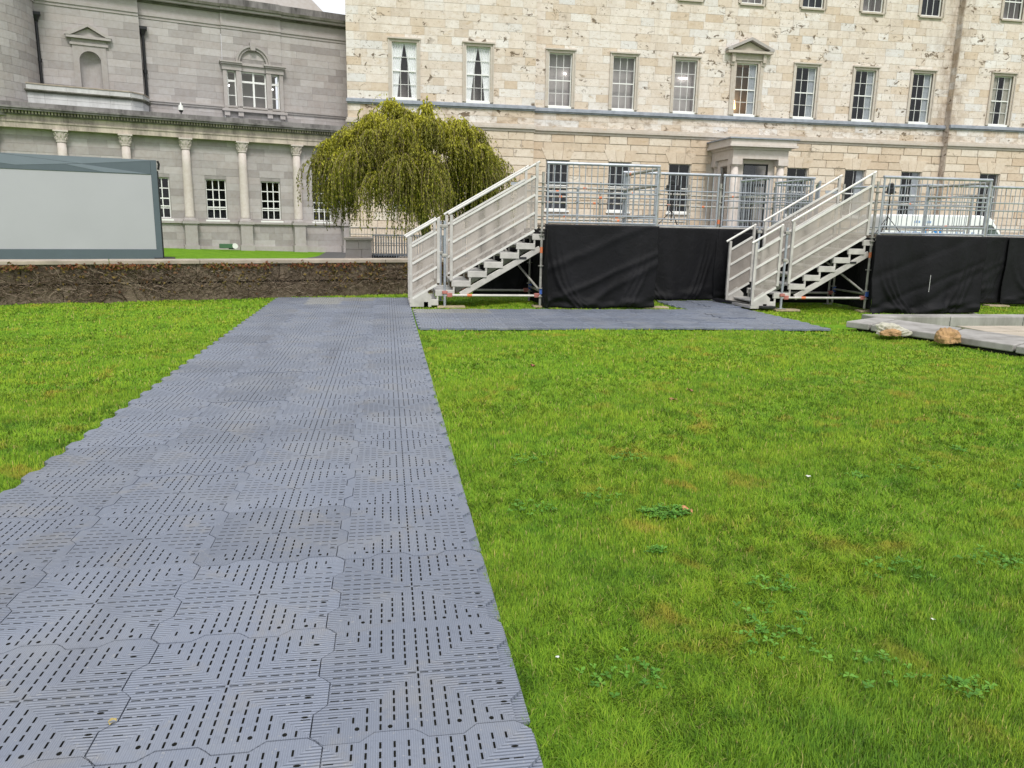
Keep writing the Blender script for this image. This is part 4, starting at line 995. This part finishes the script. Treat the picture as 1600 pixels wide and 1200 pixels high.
# ---------------------------------------------------------------- pier, ramp and railings before the mansion
pr = thing('stone_pier', (-1.15, 34, -.05), 'squat stone gate pier with a flat cap under the willow', 'pier')
for k in range(2):
    for a, b in ((-.55, 0), (.0, .55)):
        d_ = .0 if k else .12
        MB().box(a+.004, (b if b else d_)-.004 if a < 0 else b-.004, -.35, .35, .03+k*.38, .03+(k+1)*.38-.008) if 0 else None
        MB().box((a if a < 0 else d_*1.)+.004, (d_ if a < 0 else b)-.004, -.35, .35, .03+k*.38, .03+(k+1)*.38-.008).build('stone', M['colstone'], pr, bevel=.01)
MB().box(-.62, .62, -.42, .42, .785, .90).build('cap', M['dress'], pr, bevel=.015); MB().box(-.62, .1, -.42, .42, -.05, .03).build('plinth', M['coping'], pr)
def railing(label, p0, p1, h, z, sp, mat, r=.012, rails=(1., .12)):
    t = thing('metal_railing', ((p0[0]+p1[0])/2, (p0[1]+p1[1])/2, z), label, 'railing'); a = Vector((*p0, 0))-Vector((t.location.x, t.location.y, 0)); b = Vector((*p1, 0))-Vector((t.location.x, t.location.y, 0)); U = Vector((0, 0, 1))
    for f in rails: MB().tube(a+U*(h*f), b+U*(h*f), .02, 6).build('rail', M[mat], t)
    n = round((b-a).length/sp); me = MB().tube((0, 0, .05), (0, 0, h), r, 6).mesh('bar', M[mat]); mp = MB().tube((0, 0, 0), (0, 0, h+.03), .028, 8).mesh('post', M[mat])
    for i in range(n+1): place('post' if i % 9 == 0 else 'bar', mp if i % 9 == 0 else me, t, a.lerp(b, i/n))
    return t
railing('grey steel ramp railing with close bars right of the stone pier', (-.55, 33.9), (4.2, 33.9), .95, .0, .11, 'galv', .024)
railing('taller dark railing behind the stone pier', (-1.6, 36.0), (5.5, 36.0), 1.35, -.1, .13, 'galvold', .008, (1., .78, .5))
rm_ = thing('ramp', (1.2, 34.6, -.1), 'pale sloping concrete ramp slab behind the grey railing', 'ramp')
MB().slab([(-.6, -.6), (4, -.6), (4, .9), (-.6, .9)], .0, .12).build('slab', M['coping'], rm_); MB().box(-1.8, -.7, -.7, .2, 0, .22).build('kerb_block', M['tarmac'], rm_, bevel=.02)

# ---------------------------------------------------------------- weeping willow
wt = thing('willow_tree', (1.55, 29.5, 0), 'weeping willow with yellow green hanging strands between the grey wing and the first staircase', 'tree')
rw = random.Random(21)
tk = MB(); tk.path([(.1, 0, -.1), (.05, .02, .6), (-.1, 0, 1.4), (-.25, .05, 2.2), (-.35, 0, 3.0)], [.26, .21, .19, .17, .14], 10); tk.build('trunk', M['bark'], wt, smooth=True)
CXL = -.75
def dome(r): return 5.42-2.35*(r/3.75)**2.1
clus = []
for i in range(84):
    a = rw.uniform(0, 6.28); r = 3.25*math.sqrt(rw.random()); lay_ = rw.random()
    z = dome(r)-(0 if lay_ < .55 else rw.uniform(.5, 1.7))+rw.gauss(0, .2)
    clus.append(Vector((CXL+.12+r*math.cos(a)*.95+.25*math.sin(a*2), r*math.sin(a)*.95, max(2.6, z))))
clus += [Vector((CXL-.2, 0, 5.45)), Vector((CXL-1.0, -.6, 5.15)), Vector((CXL+.9, -.4, 5.0)), Vector((CXL+2.3, -.8, 4.75)), Vector((CXL-2.1, -.9, 4.5)), Vector((CXL-2.7, -.2, 4.3)), Vector((CXL+1.8, -1.2, 5.0)), Vector((CXL-3.0, -.5, 3.7)), Vector((CXL+3.1, -.3, 3.9))]
lm = None
for i, c in enumerate(clus):
    s = Vector((-.35+rw.gauss(0, .05), rw.gauss(0, .05), rw.uniform(2.2, 3.0))); mid = s.lerp(c, .5)+Vector((0, 0, .55))
    pts = [s.lerp(mid, t).lerp(mid.lerp(c, t), t)+Vector((rw.gauss(0, .03), rw.gauss(0, .03), 0)) for t in [q/7 for q in range(8)]]
    if i % 2 == 0 or i > 84: MB().path(pts, [.075*(1-.8*q/8) for q in range(8)], 5).build('limb', M['bark'], wt)
lf, tw = MB(), MB()
for ci, c in enumerate(clus):
    ct = rw.random(); out = Vector((c.x-CXL, c.y, 0)); out = out.normalized() if out.length > .1 else Vector((1, 0, 0))
    ns = 66 if ci < 84 else 85
    for k in range(ns):
        a = rw.uniform(0, 6.28); dv = Vector((math.cos(a), math.sin(a), 0))+out*.5; sp = rw.uniform(.2, 1.4)*(.65 if c.x < -2.6 else 1)
        p = c+Vector((rw.gauss(0, .12), rw.gauss(0, .12), rw.gauss(0, .10))); L = rw.uniform(.5, 1.45) if c.z > 3.9 else rw.uniform(.8, 2.5)
        floor = .85+.55*rw.random()+.3*math.sin(c.x*2.2+1); pts = [p.copy()]; n = 16; vz = rw.uniform(.1, .5)
        for j in range(1, n+1):
            t = j/n; p = p+dv*(sp*L/n*max(0, 1-t*1.35))+Vector((rw.gauss(0, .012), rw.gauss(0, .012), (vz*(1-t*3) if t < .33 else 0)*L/n-L/n*min(1, .25+1.2*t)))
            if p.z < floor: break
            pts.append(p.copy())
        if len(pts) < 4: continue
        q0 = rw.choice((Vector((.008, 0, 0)), Vector((0, .008, 0)), Vector((.006, .006, 0))))
        tw.add([x-q0*.6 for x in pts]+[x+q0*.6 for x in pts], [(j, j+1, len(pts)+j+1, len(pts)+j) for j in range(len(pts)-1)])
        bare = rw.random() < .22
        for j in range(1, len(pts)):
            for e in range(2 if bare else 4):
                if rw.random() < .2: continue
                b = pts[j].lerp(pts[j-1], rw.random()); th = rw.uniform(0, 6.28); l = rw.uniform(.06, .13); wd = rw.uniform(.012, .023)
                d = Vector((math.cos(th)*.5, math.sin(th)*.5, -.85)).normalized()*l; sd2 = Vector((-math.sin(th), math.cos(th), .2))*wd
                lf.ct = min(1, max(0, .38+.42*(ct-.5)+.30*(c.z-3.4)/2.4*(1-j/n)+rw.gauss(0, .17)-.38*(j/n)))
                lf.quad(b, b+d*.5+sd2, b+d, b+d*.5-sd2)
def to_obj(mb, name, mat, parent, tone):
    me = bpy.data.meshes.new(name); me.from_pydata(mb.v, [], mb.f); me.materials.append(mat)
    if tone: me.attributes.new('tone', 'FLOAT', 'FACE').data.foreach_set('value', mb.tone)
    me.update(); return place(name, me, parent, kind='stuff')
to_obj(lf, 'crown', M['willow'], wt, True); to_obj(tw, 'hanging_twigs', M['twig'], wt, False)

# ---------------------------------------------------------------- white van with blue lettering
vx, vy, vz = 22.7, 33.0, -.3
van = thing('white_van', (vx, vy, vz), 'long white panel van with blue lettering parked behind the second platform', 'van')
b = MB(); b.prism([(0, .45), (0, 2.50), (.08, 2.62), (5.0, 2.66), (5.55, 2.52), (6.25, 1.72), (6.95, 1.42), (7.12, 1.15), (7.12, .45)], 0, 1.95); b.build('body', M['vanwhite'], van, bevel=.07)
MB().prism([(5.10, 1.50), (5.12, 1.95), (5.30, 2.25), (5.60, 2.22), (6.18, 1.62), (6.15, 1.5)], -.012, .05).build('side_window', M['vanglass'], van)
MB().prism([(5.12, 1.80), (5.14, 2.02), (5.28, 2.22), (5.44, 2.22), (5.44, 1.80)], -.016, -.0125).build('window_post', M['black'], van)
MB().prism([(5.52, 1.98), (5.55, 2.2), (5.64, 2.18), (5.80, 1.98)], -.016, -.0125).build('window_post', M['black'], van)
w_ = MB(); w_.add([(5.62, .12, 2.45), (6.22, .12, 1.76), (6.22, 1.83, 1.76), (5.62, 1.83, 2.45)], [(0, 1, 2, 3)]); w_.v = [(x+.03, y, z+.03) for x, y, z in w_.v]; w_.build('windscreen', M['vanglass'], van)
MB().box(5.95, 6.12, -.22, -.02, 1.5, 1.78).build('mirror', M['black'], van, bevel=.03)
for x in (1.3, 5.9):
    for y in (-.02, 1.72):
        wh = MB().tube((x, y, .36), (x, y+.25, .36), .36, 24).build('wheel', M['rubber'], van); MB().tube((x, y-.01, .36), (x, y+.26, .36), .2, 16).build('rim', M['galv'], wh)
for x in (.02, 3.1, 4.95): MB().box(x, x+.012, -.006, .02, .6, 2.4).build('door_gap', M['galv'], van)
MB().box(.03, 7.0, -.02, .02, .5, .68).build('bump_strip', M['black'], van); MB().box(7.0, 7.14, .1, .5, .95, 1.2).build('headlight', M['vanglass'], van); MB().box(-.03, .03, .1, 1.85, .45, .62).build('bumper', M['black'], van, bevel=.02)
fc = bpy.data.curves.new('lettering', 'FONT'); fc.body = 'CSL'; fc.size = .64; fc.extrude = .003; fc.offset = .022; fc.space_character = 1.05
fo = bpy.data.objects.new('lettering', fc); COL.objects.link(fo); fo.parent = van; fo.location = (2.05, -.006, 1.64); fo.rotation_euler = (R(90), 0, 0); fc.materials.append(M['signblue'])
bpy.context.view_layer.update(); me = bpy.data.meshes.new_from_object(fo.evaluated_get(bpy.context.evaluated_depsgraph_get()))
fl_ = fo.location.copy(); bpy.data.objects.remove(fo); fo = place('lettering', me, van, fl_); fo.rotation_euler = (R(90), 0, 0)
q = MB(); rl = random.Random(4)
for x0, n_, zz in ((.85, 10, 2.0), (.72, 11, 1.76), (3.75, 9, 2.0), (3.7, 10, 1.80), (3.75, 8, 1.62), (1.5, 8, 2.25)):
    x = x0
    for k in range(n_):
        l = rl.uniform(.06, .10)
        if rl.random() > .15: q.box(x, x+l, -.006, -.002, zz, zz+rl.uniform(.07, .12))
        x += l+.03
q.build('small_print', M['signdim'], van, kind='stuff')

# ---------------------------------------------------------------- stone kerb of a sunken basin on the right
kb = thing('stone_kerb', (9.3, 10.6, 0), 'pale kerb of broad stone slabs round a paved basin at the right edge of the lawn', 'kerb')
def kslab(poly, z0, z1, name='slab', mat='slabstone', bev=.015):
    return MB().slab([(x-9.3, y-10.6) for x, y in poly], z0, z1).build(name, M[mat], kb, bevel=bev)
kslab([(7.43, 11.5), (7.60, 11.14), (8.50, 11.78), (8.28, 12.03)], .025, .125)
kslab([(7.615, 11.11), (8.04, 10.03), (8.92, 10.72), (8.52, 11.75)], .02, .12)
kslab([(8.06, 10.0), (8.36, 9.06), (9.28, 9.62), (8.94, 10.69)], .015, .115)
kslab([(8.36, 9.02), (8.6, 7.9), (9.6, 8.3), (9.28, 9.58)], .01, .11); kslab([(8.61, 7.86), (8.8, 6.8), (9.8, 7.0), (9.6, 8.26)], .01, .11)
x = 8.3
while x < 15: kslab([(x+.006, 12.02), (x+1.45, 12.02), (x+1.45, 12.42), (x+.006, 12.42)], -.05, .135, 'back_slab'); x += 1.456
for (a, b_) in (((7.6, 11.45), (8.12, 10.1)), ((8.14, 10.05), (8.43, 9.05)), ((8.43, 9.0), (8.85, 6.9))): 
    d_ = Vector((b_[0]-a[0], b_[1]-a[1], 0)).normalized(); n_ = Vector((-d_.y, d_.x, 0))*.25
    kslab([a, b_, (b_[0]+n_.x, b_[1]+n_.y), (a[0]+n_.x, a[1]+n_.y)], -.12, .018, 'footing', 'soil_shade', 0)
for i in range(11):
    for j in range(8):
        x, y = 8.2+.62*i+(.31 if j % 2 else 0), 7.0+.64*j
        if x < 8.95-(y-10.7)*.34 or y > 11.4: continue
        kslab([(x+.006, y+.006), (x+.614, y+.006), (x+.614, y+.634), (x+.006, y+.634)], -.06, .045+rl.uniform(-.004, .004), 'paving_slab', 'sandstone', 0)
def rock(loc, sx, sy, sz, mat, seed, name, label, cat, amp=.22):
    bm = bmesh.new(); bmesh.ops.create_icosphere(bm, subdivisions=5, radius=1); r = np.random.default_rng(seed); k = r.normal(0, 1, (26, 3)); ph = r.uniform(0, 6.28, 26)
    for v in bm.verts:
        p = np.array(v.co); d = sum((math.sin(k[i]@p*(1+i*.55)+ph[i]) if amp < .5 else 1-2*abs(math.sin(k[i]@p*(1.2+i*.5)+ph[i])))/(1+i*.4) for i in range(26))*amp*.4
        s = 1+d; v.co = (v.co.x*s*sx, v.co.y*s*sy, max(-.3*sz, v.co.z*s*sz))
    me = bpy.data.meshes.new(name); bm.to_mesh(me); bm.free(); me.materials.append(M[mat]); me.polygons.foreach_set('use_smooth', [True]*len(me.polygons))
    return tag(place(name, me, None, loc), label, cat)
rock((7.93, 9.78, .08), .19, .14, .14, 'rock', 3, 'rock', 'rough brown stone lying on the grass against the pale kerb', 'rock', .3)
M['plastic'] = leafm('clear_plastic_sheet', [(.62,.60,.50),(.7,.69,.64)], .35)
bag = rock((7.55, 10.52, .07), .21, .14, .11, 'plastic', 8, 'plastic_bag', 'crumpled pale plastic bag lying against the kerb left of the brown stone', 'bag', .49)
bag.data.polygons.foreach_set('use_smooth', [False]*len(bag.data.polygons))
r_ = rock((0, 0, .03), .13, .10, .075, 'rock', 12, 'contents', 'x', 'x', .3); r_.parent = bag; r_.location = (-.06, -.09, .0)
for k in ('label', 'category'): del r_[k]

# ---------------------------------------------------------------- leaves, litter and clover on the lawn
def fallen(x, y, c, s, label, z=0.):
    q = MB(); n = 10
    P_ = [(s*(i/n-.5)*2, s*.55*math.sin(math.pi*i/n)*k, s*.35*math.sin(i*.9)*.5+.25*s*abs(k)*math.sin(math.pi*i/n)) for k in (1, -1) for i in range(n+1)]
    q.add(P_+[(s*(i/n-.5)*2, 0, s*.18*math.sin(i*.9)) for i in range(n+1)], [(i, i+1, 2*n+2+i+1, 2*n+2+i) for i in range(n)]+[(n+1+i, 2*n+2+i, 2*n+2+i+1, n+2+i) for i in range(n)])
    m_ = simple('dry_leaf', c, .8, var=.25, scale=40); o = q.build('fallen_leaf', m_, None); o.location = (x, y, g1(x, y)+.03+z); o.rotation_euler = (rw.uniform(-.3, .3), rw.uniform(-.3, .3), rw.uniform(0, 6))
    tag(o, label, 'leaf')
BR = (.28, .13, .07)
fallen(1.61, 8.36, (.30, .10, .07), .055, 'reddish dry leaf on the lawn nearest the side walkway'); fallen(2.94, 7.03, BR, .05, 'upper of the two brown dry leaves in mid lawn')
fallen(2.6, 6.6, BR, .05, 'lower brown dry leaf in mid lawn'); fallen(1.66, 3.9, (.42, .20, .09), .045, 'orange brown leaf beside the dark clover patch'); fallen(2.67, 4.36, (.55, .55, .5), .018, 'white scrap on the lawn right of the clover patch')
fallen(2.22, 2.6, (.6, .6, .56), .010, 'tiny white petal low on the right of the lawn'); fallen(-.87, 2.31, (.38, .30, .10), .022, 'small yellowish curled leaf on a tile seam in the foreground', .01); fallen(.60, 2.49, (.6, .6, .58), .009, 'tiny pale petal on the walkway near its right edge', .01)
q = MB()
def clover(cx0, cy0, rad, n, s0=.011):
    for i in range(n):
        a, r = rw.uniform(0, 6.28), rad*math.sqrt(rw.random())*rw.uniform(.6, 1); x, y = cx0+r*math.cos(a)*1.3, cy0+r*math.sin(a); z = g1(x, y)+rw.uniform(.022, .045)
        q.ct = rw.random(); s = s0*rw.uniform(.7, 1.4)
        for k in range(3):
            t = a+k*2.094+rw.uniform(-.2, .2); c_, s_ = math.cos(t)*s, math.sin(t)*s
            q.quad((x, y, z), (x+c_-s_*.7, y+s_+c_*.7, z+.006), (x+c_*1.9, y+s_*1.9, z+rw.uniform(-.004, .01)), (x+c_+s_*.7, y+s_-c_*.7, z+.004))
clover(1.53, 3.9, .12, 120)
for i in range(26): clover(rw.uniform(.7, 4.4), rw.uniform(1.7, 5.2), rw.uniform(.05, .2), 22, .010)
M['clover'] = leafm('clover_leaves', [(.06,.17,.018),(.095,.25,.025),(.15,.33,.04)], .2)
o = q.build('clover', M['clover'], None, tone=True); tag(o, 'dark green clover growing in patches through the near lawn', 'clover', kind='stuff')

# ---------------------------------------------------------------- grass blades
def grass():
    g = np.random.default_rng(42); X, Y, W_, H_ = [], [], [], []
    for y0, y1, dens, wd, ht in ((1.55, 2.4, 54000, .0024, .036), (2.4, 3.4, 37000, .0029, .035), (3.4, 5.0, 18500, .0038, .035), (5.0, 7.5, 7600, .0058, .038), (7.5, 11, 2900, .0090, .035), (11, 18.3, 1050, .0145, .032)):
        xl, xr = -.66*y1-1.2, 1.05*y1+1.2
        n = int(dens*(y1-y0)*(xr-xl)); x = g.uniform(xl, xr, n); y = g.uniform(y0, y1, n)
        # keep what lies inside a fan a little wider than the view, clear of paths, steps and stones
        k = (x > -.58*y-1.1) & (x < .98*y+1.1)
        k &= ~((x > -2.165) & (x < .42) & (y < 15.99)); k &= ~((x > .4) & (x < 7.08) & (y > 11.35) & (y < 13.94)); k &= ~((x > 5.73) & (x < 7.09) & (y > 13.8) & (y < 15.87))
        k &= ~((x > 7.5+(11.5-y)*.36) & (y < 12.4) & (y > 6.5)); k &= y < 17.12+(x-.5)*.3354
        k &= ~((x > 8.2) & (y > 12.0) & (y < 12.45))
        x, y = x[k], y[k]; X.append(x); Y.append(y); W_.append(np.full(len(x), wd)); H_.append(np.full(len(x), ht))
    x, y, wd, ht = map(np.concatenate, (X, Y, W_, H_)); n = len(x)
    s = lambda a, b, c: np.sin(a*x+b*y+c)
    clump = s(3.1, 4.3, .3)*s(-5.2, 3.7, 1.1)+.6*s(9.3, -7.1, 2)*s(6.1, 11.7, .4)+.4*s(1.1, .7, 2)
    th = 2.0*s(2.7, 3.3, .5)+1.8*s(-6.9, 7.7, 1.9)+1.6*s(17, 13, .2)+1.2*s(-29, 23, 1)+g.normal(0, 1.25, n)
    ln = np.clip(.55+.30*s(2.3, -3.1, .8)+g.normal(0, .28, n), .05, 1.5)
    h = ht*np.clip(1+.22*clump+g.normal(0, .25, n), .35, 2.0); wd = wd*g.uniform(.7, 1.35, n)
    z = gh(x, y); dx, dy = np.cos(th), np.sin(th); px, py = -dy*wd/2, dx*wd/2
    tw = g.uniform(-1, 1, n); px, py = px*np.cos(tw)-py*np.sin(tw), px*np.sin(tw)+py*np.cos(tw)
    mz = h*.6/np.sqrt(1+ln**2*.3); mo = h*.42*ln*.7; tz = h*.95/np.sqrt(1+ln**2); to = h*ln/np.sqrt(1+ln**2)*1.05
    P = np.empty((n, 5, 3)); c0 = np.stack([x, y, z-.004], 1); w3 = np.stack([px, py, np.zeros(n)], 1)
    mid = np.stack([x+dx*mo, y+dy*mo, z+mz], 1); tip = np.stack([x+dx*to, y+dy*to, z+tz], 1)
    P[:, 0] = c0-w3; P[:, 1] = c0+w3; P[:, 2] = mid+w3*.85; P[:, 3] = mid-w3*.85; P[:, 4] = tip
    me = bpy.data.meshes.new('grass'); me.vertices.add(5*n); me.vertices.foreach_set('co', P.ravel())
    base = (np.arange(n)*5)[:, None]; loops = np.concatenate([base+np.array([[0, 1, 2, 3]]), base+np.array([[3, 2, 4]])], 1).ravel()
    me.loops.add(7*n); me.loops.foreach_set('vertex_index', loops.astype(np.int32))
    me.polygons.add(2*n); st = np.stack([np.arange(n)*7, np.arange(n)*7+4], 1).ravel(); tt = np.tile([4, 3], n)
    me.polygons.foreach_set('loop_start', st.astype(np.int32)); me.polygons.foreach_set('loop_total', tt.astype(np.int32))
    tone = np.clip(.45+.12*sstep(4, 9, y)+.10*clump+g.normal(0, .2, n), 0, 1); tone = np.where(g.random(n) < .035, 1., np.minimum(tone, .93))
    me.attributes.new('tone', 'FLOAT', 'FACE').data.foreach_set('value', np.repeat(tone, 2).astype(np.float32))
    me.materials.append(M['blade']); me.update(calc_edges=True)
    print('blades', n)
    return tag(place('grass', me), 'short bright green grass covering the lawn on both sides of the walkway', 'grass', kind='stuff')
grass()
